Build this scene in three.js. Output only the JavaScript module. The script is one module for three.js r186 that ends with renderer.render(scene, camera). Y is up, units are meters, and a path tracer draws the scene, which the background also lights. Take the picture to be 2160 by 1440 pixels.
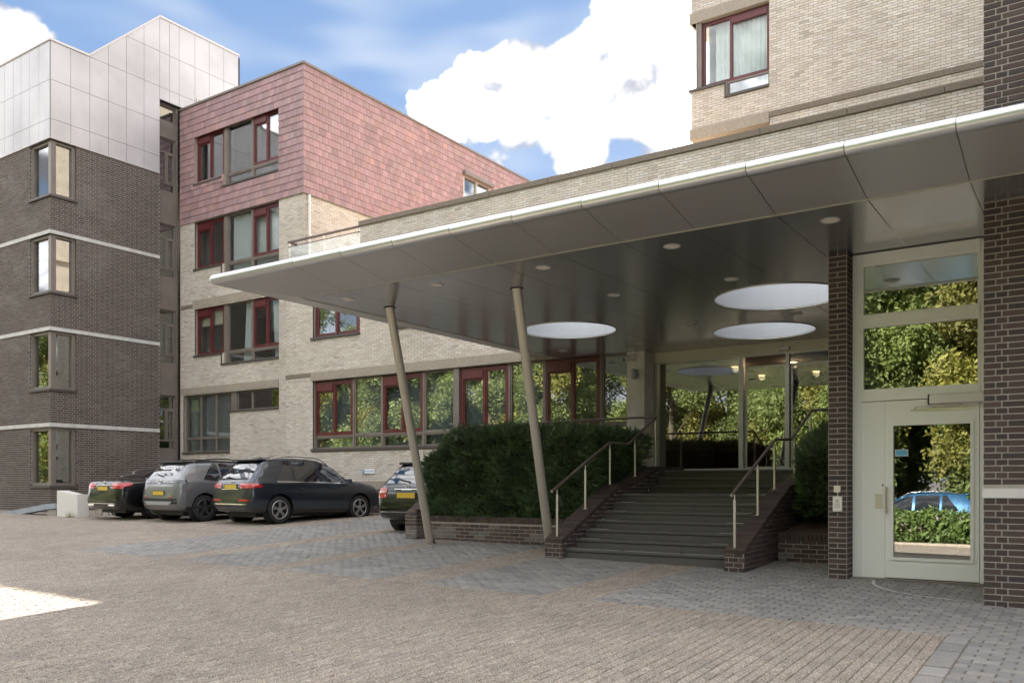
import * as THREE from 'three';
import { mergeGeometries } from 'three/addons/utils/BufferGeometryUtils.js';
import { RoundedBoxGeometry } from 'three/addons/geometries/RoundedBoxGeometry.js';
import { ImprovedNoise } from 'three/addons/math/ImprovedNoise.js';
import { Brush, Evaluator, SUBTRACTION } from 'three-bvh-csg';

// ---------- camera, sky, sun, exposure ----------
// World: x runs along the facades (to the right), y up, the courtyard goes away from the camera along -z. D below means -z.
const scene = new THREE.Scene();
const HORIZON = 1019.4, FOCAL = 1833.6;
const camera = new THREE.PerspectiveCamera(2 * Math.atan(HORIZON / FOCAL) * 180 / Math.PI, 2160 / (2 * HORIZON), 0.1, 900);
camera.position.set(0, 1.15, 0);
camera.rotation.y = 34.161 * Math.PI / 180;
camera.setViewOffset(2160, 2 * HORIZON, 0, 0, 2160, 1440);
camera.updateProjectionMatrix(); camera.updateMatrixWorld(true);

const renderer = new THREE.WebGLRenderer({ antialias: true });
renderer.setSize(1024, 682);
renderer.toneMapping = THREE.LinearToneMapping;
renderer.toneMappingExposure = 7.4;
renderer.shadowMap.enabled = true;

const SUN = new THREE.Vector3(-0.325, 0.72, -1).normalize();
const sun = new THREE.DirectionalLight(new THREE.Color(1, 0.92, 0.81), 3.9);
sun.name = 'sun';
sun.position.copy(SUN).multiplyScalar(120).add(new THREE.Vector3(-12, 0, -12));
sun.target.position.set(-12, 0, -12);
sun.castShadow = true;
Object.assign(sun.shadow.camera, { left: -60, right: 60, top: 60, bottom: -60, near: 1, far: 300 });
sun.shadow.mapSize.set(4096, 4096);
scene.add(sun, sun.target);

// seeded randomness
function rng(seed) { let s = seed >>> 0; return () => { s = (s + 0x6D2B79F5) | 0; let t = Math.imul(s ^ (s >>> 15), 1 | s); t = (t + Math.imul(t ^ (t >>> 7), 61 | t)) ^ t; return ((t ^ (t >>> 14)) >>> 0) / 4294967296; }; }
const R = rng(20240611);
const rr = (a, b) => a + (b - a) * R();
const lerp = (a, b, t) => a + (b - a) * t;
const clamp = (x, a = 0, b = 1) => Math.min(b, Math.max(a, x));
const smooth = (a, b, x) => { const t = clamp((x - a) / (b - a)); return t * t * (3 - 2 * t); };
const IN = new ImprovedNoise();

function makeSky() {
  const W = 4096, H = 2048, data = new Float32Array(W * H * 4);
  const n3 = (x, y, z) => IN.noise(x + 40, y + 40, z + 40);
  // cumulus banks: azimuth and elevation in degrees, radius, weight
  const banks = [[-23.2, 28, 3.6, 1], [-26.8, 26.0, 3.2, 1], [-30.6, 24.2, 2.8, 1], [-34.2, 23.9, 2.2, 1], [-37.2, 24.1, 1.8, .95], [-39.9, 23.1, 1.7, .95], [-24.6, 24.2, 2.6, .5], [-33.5, 22.4, 2.2, .22],
    [-29.6, 20.4, 1.3, .8], [-22.6, 21, 1.3, .85], [-32.8, 21.0, 1.6, -.35], [-64.5, 23.6, 2.4, 1], [-36.8, 29, 2.6, -.9], [-46, 26.5, 6, -.8], [-57, 27, 6, -.8], [-27.5, 21.2, 1.4, -.5], [-31, 28.5, 2.2, -.8], [-41.5, 26.6, 1.6, -.8], [-37, 20.4, 1.6, -.3]];
  const bd = banks.map(([a, e, r, w]) => { const A = a * Math.PI / 180, E2 = e * Math.PI / 180; return [Math.sin(A) * Math.cos(E2), Math.sin(E2), -Math.cos(A) * Math.cos(E2), r * Math.PI / 180, w]; });
  // density of the cumulus layer; lo leaves the finest heads out
  const field = (x, y, z, lo) => {
    const q = 2.4, sq = 1.5 / (0.35 + y);
    const a = n3(x * q * sq, y * 3.5, z * q * sq) * 0.95 + n3(x * q * sq * 2.2 + 5, y * 7, z * q * sq * 2.2) * 0.5;
    let b = 0, inBank = 0;
    for (const [bx, by, bz, br, w] of bd) { const t = 2 * (1 - (bx * x + by * y + bz * z)) / (br * br); if (t < 16) { b += w * Math.exp(-t * 0.8); inBank = Math.max(inBank, Math.exp(-t * 0.3)); } }
    const base = lerp(a + 0.46, -0.06, clamp(inBank * 1.25)) + clamp(b, -0.9, 0.60) * 0.80;
    const wx = n3(x * 8, y * 8, z * 8 + 3) * 0.045, wy = n3(x * 8 + 7, y * 8, z * 8) * 0.045;
    let f = 12, amp = 0.34, d = 0;
    for (let i = 0; i < (lo ? 2 : 6); i++) { d += amp * (Math.abs(n3((x + wx) * f + i * 7, (y + wy) * f * 1.3, (z + wx) * f)) * 2.3 - 0.48); f *= 2.05; amp *= 0.60; }
    return base + d * 0.62 - 0.08;
  };
  for (let j = 0; j < H; j++) {
    const el = ((j + 0.5) / H - 0.5) * Math.PI, cy = Math.cos(el), y = Math.sin(el);
    for (let i = 0; i < W; i++) {
      const az = ((i + 0.5) / W - 0.5) * 2 * Math.PI, x = Math.cos(az) * cy, z = Math.sin(az) * cy, o = (j * W + i) * 4;
      let r, g, b;
      if (y < -0.02) { r = 0.16; g = 0.15; b = 0.13; } else {
        const t = Math.pow(clamp(1 - y), 2.6), c = x * SUN.x + y * SUN.y + z * SUN.z, glow = Math.pow(clamp(c), 9) * 0.012;
        r = lerp(0.016, 0.118, t) + glow; g = lerp(0.041, 0.140, t) + glow * 0.97; b = lerp(0.091, 0.172, t) + glow * 0.85;
        if (y > 0.015) {
          const hz = smooth(0.015, 0.12, y);
          // high thin veil
          const ci = smooth(-0.05, 0.75, n3(x * 6 + 9, y * 22, z * 6) * 0.7 + n3(x * 15, y * 48 + 3, z * 15) * 0.35 + 0.12) * 0.62 * hz;
          r = lerp(r, 0.116, ci); g = lerp(g, 0.128, ci); b = lerp(b, 0.144, ci);
          const f0 = field(x, y, z);
          if (f0 > -0.02) {
            const a = (smooth(0.0, 0.10, f0) * 0.72 + smooth(0.06, 0.34, f0) * 0.28) * hz, f1 = field(x, y, z, 1), up = field(x + SUN.x * 0.012, y + 0.035, z + SUN.z * 0.012, 1);
            const base = clamp((up - f1) * 1.7 + 0.10), deep = smooth(0.08, 0.60, f1), head = clamp((f0 - f1) * 1.5, -0.35, 0.35);
            const white = clamp(0.97 - deep * 0.14 - base * 1.0 + head * 1.2);
            const L = lerp(0.075, 0.60, Math.pow(white, 2.6));
            r = lerp(r, L * 1.0, a); g = lerp(g, L * 1.0, a); b = lerp(b, L * lerp(1.10, 1.03, white), a);
          }
        }
      }
      data[o] = r; data[o + 1] = g; data[o + 2] = b; data[o + 3] = 1;
    }
  }
  const t = new THREE.DataTexture(data, W, H, THREE.RGBAFormat, THREE.FloatType);
  t.mapping = THREE.EquirectangularReflectionMapping; t.magFilter = THREE.LinearFilter; t.minFilter = THREE.LinearFilter; t.needsUpdate = true;
  return t;
}
const skyTexture = makeSky();
scene.background = skyTexture; scene.environment = skyTexture;

// ---------- textures ----------
function valueNoise(N, cells, seed) { // periodic value noise, N x N, values 0..1
  const r = rng(seed), g = new Float32Array(cells * cells).map(() => r()), out = new Float32Array(N * N);
  for (let y = 0; y < N; y++) { const fy = y / N * cells, y0 = Math.floor(fy), ty = fy - y0, sy = ty * ty * (3 - 2 * ty);
    for (let x = 0; x < N; x++) { const fx = x / N * cells, x0 = Math.floor(fx), tx = fx - x0, sx = tx * tx * (3 - 2 * tx), at = (i, j) => g[((y0 + j) % cells) * cells + ((x0 + i) % cells)];
      out[y * N + x] = lerp(lerp(at(0, 0), at(1, 0), sx), lerp(at(0, 1), at(1, 1), sx), sy); } }
  return out;
}
function fbmTex(N, cells, oct, seed) { const o = new Float32Array(N * N); let a = 1, s = 0, c = cells; for (let k = 0; k < oct; k++) { const v = valueNoise(N, c, seed + k * 17); for (let i = 0; i < o.length; i++) o[i] += v[i] * a; s += a; a *= 0.55; c *= 2; } return o.map((v) => v / s); }
function texFrom(N, fn, srgb = true) {
  const d = new Uint8Array(N * N * 4);
  for (let i = 0; i < N * N; i++) { const c = fn(i, i % N, Math.floor(i / N)); d[i * 4] = clamp(c[0]) * 255; d[i * 4 + 1] = clamp(c[1]) * 255; d[i * 4 + 2] = clamp(c[2]) * 255; d[i * 4 + 3] = 255; }
  const t = new THREE.DataTexture(d, N, N, THREE.RGBAFormat); t.wrapS = t.wrapT = THREE.RepeatWrapping; t.magFilter = THREE.LinearFilter; t.minFilter = THREE.LinearFilter;
  if (srgb) t.colorSpace = THREE.SRGBColorSpace; t.needsUpdate = true; return t;
}
const lin2s = (v) => v <= 0.0031308 ? 12.92 * v : 1.055 * Math.pow(v, 1 / 2.4) - 0.055;
const grayTex = (N, arr, lo, hi, srgb = true) => texFrom(N, (i) => { const v = lerp(lo, hi, arr[i]); const s = srgb ? lin2s(v) : v; return [s, s, s]; }, srgb);

// exposed-aggregate surface: every pebble is a cell with its own tone (1 m of surface)
function pebbleTex(N, cell, seed, palette) {
  const r = rng(seed), G = Math.round(N / cell), px = new Float32Array(G * G), py = new Float32Array(G * G), pc = [], ph = new Float32Array(G * G);
  for (let i = 0; i < G * G; i++) { px[i] = r(); py[i] = r(); const p = palette[Math.floor(r() * palette.length)], k = 0.75 + 0.5 * r(); pc.push([p[0] * k, p[1] * k, p[2] * k]); ph[i] = 0.5 + 0.5 * r(); }
  const col = new Float32Array(N * N * 3), hgt = new Float32Array(N * N);
  for (let y = 0; y < N; y++) for (let x = 0; x < N; x++) {
    const fx = x / N * G, fy = y / N * G, cx = Math.floor(fx), cy = Math.floor(fy); let b1 = 9, b2 = 9, bi = 0;
    for (let j = -1; j <= 1; j++) for (let i = -1; i <= 1; i++) { const k = ((cy + j + G) % G) * G + ((cx + i + G) % G), dx = cx + i + px[k] - fx, dy = cy + j + py[k] - fy, d = dx * dx + dy * dy; if (d < b1) { b2 = b1; b1 = d; bi = k; } else if (d < b2) b2 = d; }
    const e = clamp((Math.sqrt(b2) - Math.sqrt(b1)) * 3), o = y * N + x, m = 0.50 + 0.50 * e;
    col[o * 3] = pc[bi][0] * m; col[o * 3 + 1] = pc[bi][1] * m; col[o * 3 + 2] = pc[bi][2] * m; hgt[o] = e * ph[bi];
  }
  return { map: texFrom(N, (i) => [lin2s(col[i * 3]), lin2s(col[i * 3 + 1]), lin2s(col[i * 3 + 2])]), bump: texFrom(N, (i) => [hgt[i], hgt[i], hgt[i]], false) };
}
const fb1 = fbmTex(512, 6, 6, 11), fb2 = fbmTex(512, 24, 4, 31), fb3 = fbmTex(1024, 64, 4, 57);
const T = {
  grain: texFrom(512, (i) => { const v = 0.78 + 0.30 * fb2[i] + 0.16 * (fb1[i] - 0.5); const s = lin2s(clamp(v)); return [s, s, s]; }),
  grainBump: grayTex(512, fb2, 0, 1, false),
  fine: texFrom(1024, (i) => { const v = 0.70 + 0.45 * fb3[i]; const s = lin2s(clamp(v)); return [s, s, s]; }),
  stain: texFrom(512, (i) => { const v = 0.66 + 0.5 * fb1[i]; const s = lin2s(clamp(v)); return [s, s, s]; }),
  fineBump: grayTex(1024, fb3, 0, 1, false),
};
const pebTan = pebbleTex(1024, 9, 5, [[.46, .41, .355], [.37, .325, .285], [.56, .505, .445], [.28, .25, .222], [.43, .385, .34], [.64, .60, .545], [.35, .29, .24]]);
const pebConc = pebbleTex(1024, 7, 8, [[.50, .43, .35], [.40, .34, .28], [.56, .50, .42], [.33, .28, .23], [.46, .38, .30]]);
const scaled = (t, s) => { const c = t.clone(); c.repeat.set(s, s); c.needsUpdate = true; return c; };

// ---------- materials ----------
const C = (r, g, b) => new THREE.Color().setRGB(r, g, b);
const std = (c, roughness = 0.8, o = {}) => new THREE.MeshStandardMaterial({ color: C(...c), roughness, ...o });
const phy = (c, roughness, o = {}) => new THREE.MeshPhysicalMaterial({ color: C(...c), roughness, ...o });
const M = {
  mortarCream: std([.37, .32, .265], .95, { map: scaled(T.fine, 1.5) }),
  mortarDark: std([.36, .33, .295], .95, { map: scaled(T.fine, 1.5) }),
  brickCream: std([1, 1, 1], .9, { vertexColors: true, map: scaled(T.grain, 1.3), bumpMap: scaled(T.fineBump, 2), bumpScale: .004 }),
  brickDark: std([1, 1, 1], .82, { vertexColors: true, map: scaled(T.grain, 1.3), bumpMap: scaled(T.fineBump, 2), bumpScale: .003 }),
  tileMerged: std([1, 1, 1], .62, { vertexColors: true, map: scaled(T.stain, .8), bumpMap: scaled(T.fineBump, 1.5), bumpScale: .003 }),
  tileBack: std([.07, .045, .045], .9),
  panel: std([.545, .525, .53], .42, { metalness: .25, map: scaled(T.stain, .12) }),
  panelCap: std([.56, .52, .51], .45, { metalness: .3 }),
  panelGap: std([.05, .05, .055], .9),
  concrete: std([1, 1, 1], .92, { map: pebConc.map, bumpMap: pebConc.bump, bumpScale: .003 }),
  coping: std([.62, .60, .57], .92, { map: pebConc.map, bumpMap: pebConc.bump, bumpScale: .004 }),
  whiteBand: std([.60, .58, .56], .8, { map: scaled(T.stain, .7) }),
  red: std([.120, .021, .023], .38, { map: scaled(T.stain, .6) }),
  taupe: std([.20, .168, .145], .42, { map: scaled(T.stain, .5) }),
  taupeDark: std([.135, .115, .105], .5),
  sill: std([.075, .064, .060], .5),
  glass: phy([.78, .82, .82], .012, { transmission: 1, thickness: 0, ior: 2.7 }),
  glassSoft: phy([.88, .91, .91], .012, { transmission: 1, thickness: 0, ior: 1.9 }),
  glassDark: phy([.55, .60, .58], .01, { transmission: 1, thickness: 0, ior: 2.9 }),
  clearGlass: phy([.90, .94, .93], .02, { transmission: 1, thickness: 0, ior: 1.6 }),
  frosted: phy([.86, .88, .88], .35, { transmission: .75, thickness: 0, ior: 1.5 }),
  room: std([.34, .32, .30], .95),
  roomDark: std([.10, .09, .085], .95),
  curtain: phy([.80, .82, .80], .95, { transmission: .25, thickness: 0, side: THREE.DoubleSide }),
  blind: std([.40, .42, .42], .8),
  roller: std([.62, .56, .42], .9),
  soffit: std([.47, .48, .50], .22, { metalness: .8 }),
  fascia: std([.56, .55, .545], .36, { metalness: .6 }),
  nose: std([.62, .63, .65], .30, { metalness: .8 }),
  jointStrip: std([.55, .51, .45], .35, { metalness: .6 }),
  deck: std([.30, .29, .27], .95, { map: scaled(T.stain, .3) }),
  roofGravel: std([1.2, 1.13, 1.04], .95, { map: pebConc.map }),
  shaft: std([.78, .80, .84], .4),
  steel: std([.62, .58, .52], .33, { metalness: .9 }),
  column: std([.52, .48, .42], .42, { metalness: .5 }),
  railDark: std([.16, .115, .10], .42, { metalness: .3 }),
  black: std([.012, .012, .013], .5),
  white: std([.72, .70, .66], .4),
  whiteDoor: std([.86, .865, .845], .35),
  whiteWall: std([.70, .67, .60], .7, { map: scaled(T.stain, .4) }),
  cream: std([.66, .61, .48], .45),
  stoneStep: std([.092, .087, .083], .6, { map: scaled(T.fine, 1.2), bumpMap: scaled(T.fineBump, 2), bumpScale: .002 }),
  strip: std([.55, .55, .52], .45, { metalness: .5 }),
  soil: std([.10, .062, .042], 1, { map: scaled(T.fine, 2), bumpMap: scaled(T.fineBump, 3), bumpScale: .02 }),
  rubber: std([.018, .018, .019], .75),
  lens: std([.85, .81, .74], .5),
  creamWall: std([.60, .53, .44], .9, { map: scaled(T.stain, .4) }),
  wood: std([.085, .03, .02], .5),
};

// ---------- helpers ----------
const taken = new Map();
function numbered(name) { const n = taken.get(name) ?? 0; taken.set(name, n + 1); return n ? name + '_' + String(n).padStart(3, '0') : name; }
function thing(name, label, category, group, kind) {
  const o = new THREE.Group(); o.name = numbered(name); scene.add(o); o.userData.label = label; o.userData.category = category;
  if (group) o.userData.group = group; if (kind) o.userData.kind = kind; return o;
}
function rebase(g, x, y, z) { for (const c of g.children) { c.position.x -= x; c.position.y -= y; c.position.z -= z; } g.position.set(x, y, z); return g; }
function mk(parent, name, geo, mat) { const m = new THREE.Mesh(geo, mat); m.name = name; m.castShadow = m.receiveShadow = true; parent.add(m); return m; }
function sub(parent, name) { const g = new THREE.Group(); g.name = name; parent.add(g); return g; }
function boxUV(geo) { // uv in metres by the way each face points
  const p = geo.attributes.position, n = geo.attributes.normal, uv = new Float32Array(p.count * 2);
  for (let i = 0; i < p.count; i++) { const ax = Math.abs(n.getX(i)), ay = Math.abs(n.getY(i)), az = Math.abs(n.getZ(i)); const x = p.getX(i), y = p.getY(i), z = p.getZ(i);
    if (ax >= ay && ax >= az) { uv[i * 2] = z; uv[i * 2 + 1] = y; } else if (ay >= az) { uv[i * 2] = x; uv[i * 2 + 1] = z; } else { uv[i * 2] = x; uv[i * 2 + 1] = y; } }
  geo.setAttribute('uv', new THREE.BufferAttribute(uv, 2)); return geo;
}
function box(x0, x1, y0, y1, z0, z1) { const g = new THREE.BoxGeometry(x1 - x0, y1 - y0, z1 - z0); g.translate((x0 + x1) / 2, (y0 + y1) / 2, (z0 + z1) / 2); return boxUV(g); }
function rbox(x0, x1, y0, y1, z0, z1, r = .01, s = 2) { const g = new RoundedBoxGeometry(Math.abs(x1 - x0), y1 - y0, Math.abs(z1 - z0), s, r); g.translate((x0 + x1) / 2, (y0 + y1) / 2, (z0 + z1) / 2); return boxUV(g.index ? g.toNonIndexed() : g); }
function plain(g) { const q = g.index ? g.toNonIndexed() : g; for (const k of Object.keys(q.attributes)) if (!['position', 'normal', 'uv'].includes(k)) q.deleteAttribute(k); if (!q.attributes.uv) boxUV(q); return q; }
const merge = (list) => mergeGeometries(list.map(plain), false);
const V = (x, y, z) => new THREE.Vector3(x, y, z);
function tube(a, b, r, seg = 14, r2 = r) { const d = b.clone().sub(a), L = d.length(), g = new THREE.CylinderGeometry(r2, r, L, seg, 1); g.translate(0, L / 2, 0); g.applyQuaternion(new THREE.Quaternion().setFromUnitVectors(V(0, 1, 0), d.normalize())); g.translate(a.x, a.y, a.z); return g; }
function extrude(pts, depth, holes = []) { const s = new THREE.Shape(pts.map(([x, y]) => new THREE.Vector2(x, y))); for (const h of holes) s.holes.push(new THREE.Path(h.map(([x, y]) => new THREE.Vector2(x, y)))); return new THREE.ExtrudeGeometry(s, { depth, bevelEnabled: false }); }
const rect = (a0, a1, y0, y1) => [[a0, y0], [a1, y0], [a1, y1], [a0, y1]];

// A facade: axis 'x' looks towards the camera side (+z), a = x; axis 'z' looks towards +x, a = distance D. d is outward.
const FX = (D) => ({ axis: 'x', face: -D, put(g) { return g.translate(0, 0, -D); }, at(a, y, d) { return V(a, y, -D + d); } });
const FZ = (X) => ({ axis: 'z', face: X, put(g) { return g.rotateY(Math.PI / 2).translate(X, 0, 0); }, at(a, y, d) { return V(X + d, y, -a); } });
const lb = (F, a0, a1, y0, y1, d0, d1) => F.put(box(a0, a1, y0, y1, d0, d1));

function slab(parent, name, F, outline, thick, mat, holes = [], front = 0) { const g = extrude(outline, thick, holes); g.translate(0, 0, -thick + front); return mk(parent, name, boxUV(F.put(g)), mat); }

// project a point to photograph pixels: used only to rank pieces by how large they show
const _v = new THREE.Vector3();
function rankSize(p, size) { _v.copy(p).project(camera); const inside = Math.abs(_v.x) < 1.02 && Math.abs(_v.y) < 1.02 && _v.z < 1; const dist = p.distanceTo(camera.position); return inside ? size / dist : 0; }

// ---------- brickwork ----------
function brickFront(variant) { // unit piece 1 x 1, front at d = 0, soft arris; outward +z
  const b = .018, h = .07, z0 = -.05, z1 = -.005, P = [];
  const quad = (a, c, d, e) => P.push(...a, ...c, ...d, ...a, ...d, ...e);
  const o = [[-.5, -.5], [.5, -.5], [.5, .5], [-.5, .5]], i = [[-.5 + b, -.5 + h], [.5 - b, -.5 + h], [.5 - b, .5 - h], [-.5 + b, .5 - h]];
  quad([...i[0], 0], [...i[1], 0], [...i[2], 0], [...i[3], 0]);
  for (let k = 0; k < 4; k++) { const n = (k + 1) % 4; quad([...o[k], z1], [...o[n], z1], [...i[n], 0], [...i[k], 0]); quad([...o[k], z0], [...o[n], z0], [...o[n], z1], [...o[k], z1]); }
  const g = new THREE.BufferGeometry(); g.setAttribute('position', new THREE.Float32BufferAttribute(P, 3)); g.computeVertexNormals();
  const uv = new Float32Array(P.length / 3 * 2); for (let k = 0; k < P.length / 3; k++) { uv[k * 2] = P[k * 3] * .22 + variant * .37; uv[k * 2 + 1] = P[k * 3 + 1] * .065 + variant * .61; }
  g.setAttribute('uv', new THREE.BufferAttribute(uv, 2)); return g;
}
const BRICKS = [0, 1, 2, 3].map(brickFront);
const toneMats = new Map();
function toneMat(base, tone) { const k = base.uuid + tone.join(); if (!toneMats.has(k)) { const m = base.clone(); m.vertexColors = false; m.color = C(...tone); toneMats.set(k, m); } return toneMats.get(k); }
const CREAM = [[.675, .615, .55], [.635, .57, .495], [.715, .665, .60], [.59, .52, .445], [.66, .59, .53], [.695, .62, .53]];
const creamTone = (b, r) => { const s = CREAM[Math.floor(r() * 6)], n = IN.noise(b.p.x * .8 + 2, b.p.y * .9, b.p.z * .8) * .6 + IN.noise(b.p.x * 3, b.p.y * 2.2, b.p.z * 3) * .4, k = Math.round((1 + .16 * n + (r() < .03 ? -.22 : 0)) * 24) / 24; return [s[0] * k, s[1] * k, s[2] * k]; };
const DARK = [[.072, .050, .044], [.058, .041, .037], [.086, .058, .049], [.050, .038, .036], [.068, .044, .038]];
const TOWERB = [[.100, .076, .068], [.084, .064, .058], [.115, .087, .076], [.074, .058, .054], [.097, .068, .060]];
// lay courses on F between a0..a1, y0..y1, leaving the openings free. bond: lengths of pieces per course, repeated
function lay(list, F, a0, a1, y0, y1, openings, s) {
  const n = Math.round((y1 - y0) / s.course);
  for (let c = 0; c < n; c++) {
    const yb = y0 + c * s.course + s.joint / 2, yt = y0 + (c + 1) * s.course - s.joint / 2, ym = (yb + yt) / 2;
    let spans = [[a0, a1]];
    for (const [o0, o1, p0, p1] of openings) if (ym > p0 && ym < p1) spans = spans.flatMap(([u, v]) => o1 <= u || o0 >= v ? [[u, v]] : [[u, o0], [o1, v]].filter(([p, q]) => q - p > .02));
    const row = s.rows[(c + (s.shift ?? 0)) % s.rows.length];
    for (const [u, v] of spans) {
      let a = (s.start ?? a0) + row.off, k = 0; while (a > u) a -= row.sum;
      for (; a < v; k++) { const w = row.len[k % row.len.length], p = Math.max(a + s.joint / 2, u), q = Math.min(a + w - s.joint / 2, v); a += w; if (q - p > .028) list.push({ F, a: (p + q) / 2, w: q - p, y: ym, h: yt - yb }); }
    }
  }
}
const row = (off, ...len) => ({ off, len, sum: len.reduce((x, y) => x + y, 0) });
const CREAM_BOND = { course: .0625, joint: .011, rows: [row(0, .22), row(.11, .22)] };
const DARK_BOND = { course: .0708, joint: .013, rows: [row(0, .118, .118, .236), row(-.059, .236)] };
const TOWER_BOND = { course: .0708, joint: .014, rows: [row(0, .236, .118), row(.177, .236, .118)] };
const RUN_BOND = { course: .0708, joint: .013, rows: [row(0, .236), row(.118, .236)] };
function finishBricks(parent, list, mat, tones, name = 'brick', rest = 'brickwork', limit = 300, toneOf) {
  const r = rng(list.length * 31 + 7);
  for (const b of list) { b.p = b.m ? b.p : b.F.at(b.a, b.y, .007); b.s = rankSize(b.p, Math.sqrt(b.w * b.h)) + r() * 1e-6; b.t = toneOf ? toneOf(b, r) : tones[Math.floor(r() * tones.length)]; b.d = .007 + (r() - .5) * .005; b.v = Math.floor(r() * 4); }
  list.sort((p, q) => q.s - p.s);
  const ry = Math.PI / 2, first = list.slice(0, limit), others = list.slice(limit), mats = new THREE.Matrix4(), q = new THREE.Quaternion(), up = V(0, 1, 0);
  const matrixOf = (b) => b.m ? b.m : mats.compose(b.F.at(b.a, b.y, b.d), q.setFromAxisAngle(up, b.F.axis === 'z' ? ry : 0), V(b.w, b.h, 1)).clone();
  for (const b of first) { const m = mk(parent, name, BRICKS[b.v], toneMat(mat, b.t)); matrixOf(b).decompose(m.position, m.quaternion, m.scale); }
  if (!others.length) return;
  const N = BRICKS[0].attributes.position.count, P = new Float32Array(others.length * N * 3), Nn = new Float32Array(P.length), U = new Float32Array(others.length * N * 2), K = new Float32Array(P.length), nm = new THREE.Matrix3();
  others.forEach((b, i) => {
    const g = BRICKS[b.v], m = matrixOf(b); nm.getNormalMatrix(m); const du = r(), dv = r();
    for (let k = 0; k < N; k++) { _v.fromBufferAttribute(g.attributes.position, k).applyMatrix4(m); const o = (i * N + k) * 3; P[o] = _v.x; P[o + 1] = _v.y; P[o + 2] = _v.z; _v.fromBufferAttribute(g.attributes.normal, k).applyMatrix3(nm).normalize(); Nn[o] = _v.x; Nn[o + 1] = _v.y; Nn[o + 2] = _v.z;
      U[(i * N + k) * 2] = g.attributes.uv.getX(k) + du; U[(i * N + k) * 2 + 1] = g.attributes.uv.getY(k) + dv; K[o] = b.t[0]; K[o + 1] = b.t[1]; K[o + 2] = b.t[2]; }
  });
  const g = new THREE.BufferGeometry(); g.setAttribute('position', new THREE.BufferAttribute(P, 3)); g.setAttribute('normal', new THREE.BufferAttribute(Nn, 3)); g.setAttribute('uv', new THREE.BufferAttribute(U, 2)); g.setAttribute('color', new THREE.BufferAttribute(K, 3));
  const m = mk(parent, rest, g, mat); m.userData.kind = 'stuff';
}

// ---------- windows ----------
function bars(F, a0, a1, y0, y1, w, d0, d1) { return [lb(F, a0, a1, y1 - w, y1, d0, d1), lb(F, a0, a1, y0, y0 + w, d0, d1), lb(F, a0, a0 + w, y0 + w, y1 - w, d0, d1), lb(F, a1 - w, a1, y0 + w, y1 - w, d0, d1)]; }
let GLASS = M.glass;
function pane(parent, F, a0, a1, y0, y1, d, mat = GLASS, tilt = 0) { // double glazing: two sheets
  const sheet = (dd) => { const g = new THREE.PlaneGeometry(a1 - a0, y1 - y0); if (tilt) g.rotateX(tilt); g.translate((a0 + a1) / 2, (y0 + y1) / 2, dd); return F.put(g); };
  return mk(parent, 'pane', merge([sheet(d), sheet(d - .022)]), mat);
}
function windowPart(parent) { return sub(parent, 'window'); }
function fixedLight(w, F, a0, a1, y0, y1, d = -.11, mat = M.taupe, fw = .04) { mk(w, 'frame', merge(bars(F, a0, a1, y0, y1, fw, d - .06, d)), mat); pane(w, F, a0 + fw - .005, a1 - fw + .005, y0 + fw - .005, y1 - fw + .005, d - .03, GLASS, (R() - .5) * .006); }
// red casement pair: one leaf carries a ventilation box at its head
function redPair(w, F, a0, a1, y0, y1, d = -.10, ventLeft = true) {
  const fw = .075, am = lerp(a0, a1, .5), vh = .20;
  mk(w, 'frame', merge([...bars(F, a0, a1, y0, y1, fw, d - .07, d), lb(F, am - .035, am + .035, y0 + fw, y1 - fw, d - .07, d + .004)]), M.red);
  const L = [a0 + fw, am - .035], Rr = [am + .035, a1 - fw], vent = ventLeft ? L : Rr, full = ventLeft ? Rr : L;
  mk(w, 'ventilation_box', merge([lb(F, vent[0], vent[1], y1 - fw - vh, y1 - fw, d - .05, d + .03), lb(F, vent[0], vent[1], y1 - fw - vh - .02, y1 - fw - vh, d - .05, d + .012)]), M.red);
  mk(w, 'sash', merge([...bars(F, full[0] + .003, full[1] - .003, y0 + fw + .003, y1 - fw - .003, .035, d - .06, d - .012), ...bars(F, vent[0] + .003, vent[1] - .003, y0 + fw + .003, y1 - fw - vh - .024, .03, d - .06, d - .016)]), M.red);
  pane(w, F, full[0] + .03, full[1] - .03, y0 + fw + .03, y1 - fw - .03, d - .035, GLASS, (R() - .5) * .008);
  pane(w, F, vent[0] + .03, vent[1] - .03, y0 + fw + .03, y1 - fw - vh - .045, d - .035, GLASS, (R() - .5) * .008);
  const hx = am - .09; mk(w, 'hinge', merge([lb(F, am - .05, am + .05, y0 + fw - .02, y0 + fw + .012, d, d + .03), lb(F, a0 + .05, a0 + .13, y0 + fw - .025, y0 + fw, d, d + .02)]), M.railDark);
}
function roomBox(parent, F, a0, a1, y0, y1, depth, mat = M.room, front = -.33) {
  const t = .02; mk(parent, 'room', merge([lb(F, a0, a1, y0, y1, front - depth - t, front - depth), lb(F, a0 - t, a0, y0, y1, front - depth, front), lb(F, a1, a1 + t, y0, y1, front - depth, front), lb(F, a0 - t, a1 + t, y1, y1 + t, front - depth, front), lb(F, a0 - t, a1 + t, y0 - t, y0, front - depth, front)]), mat);
}
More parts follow.
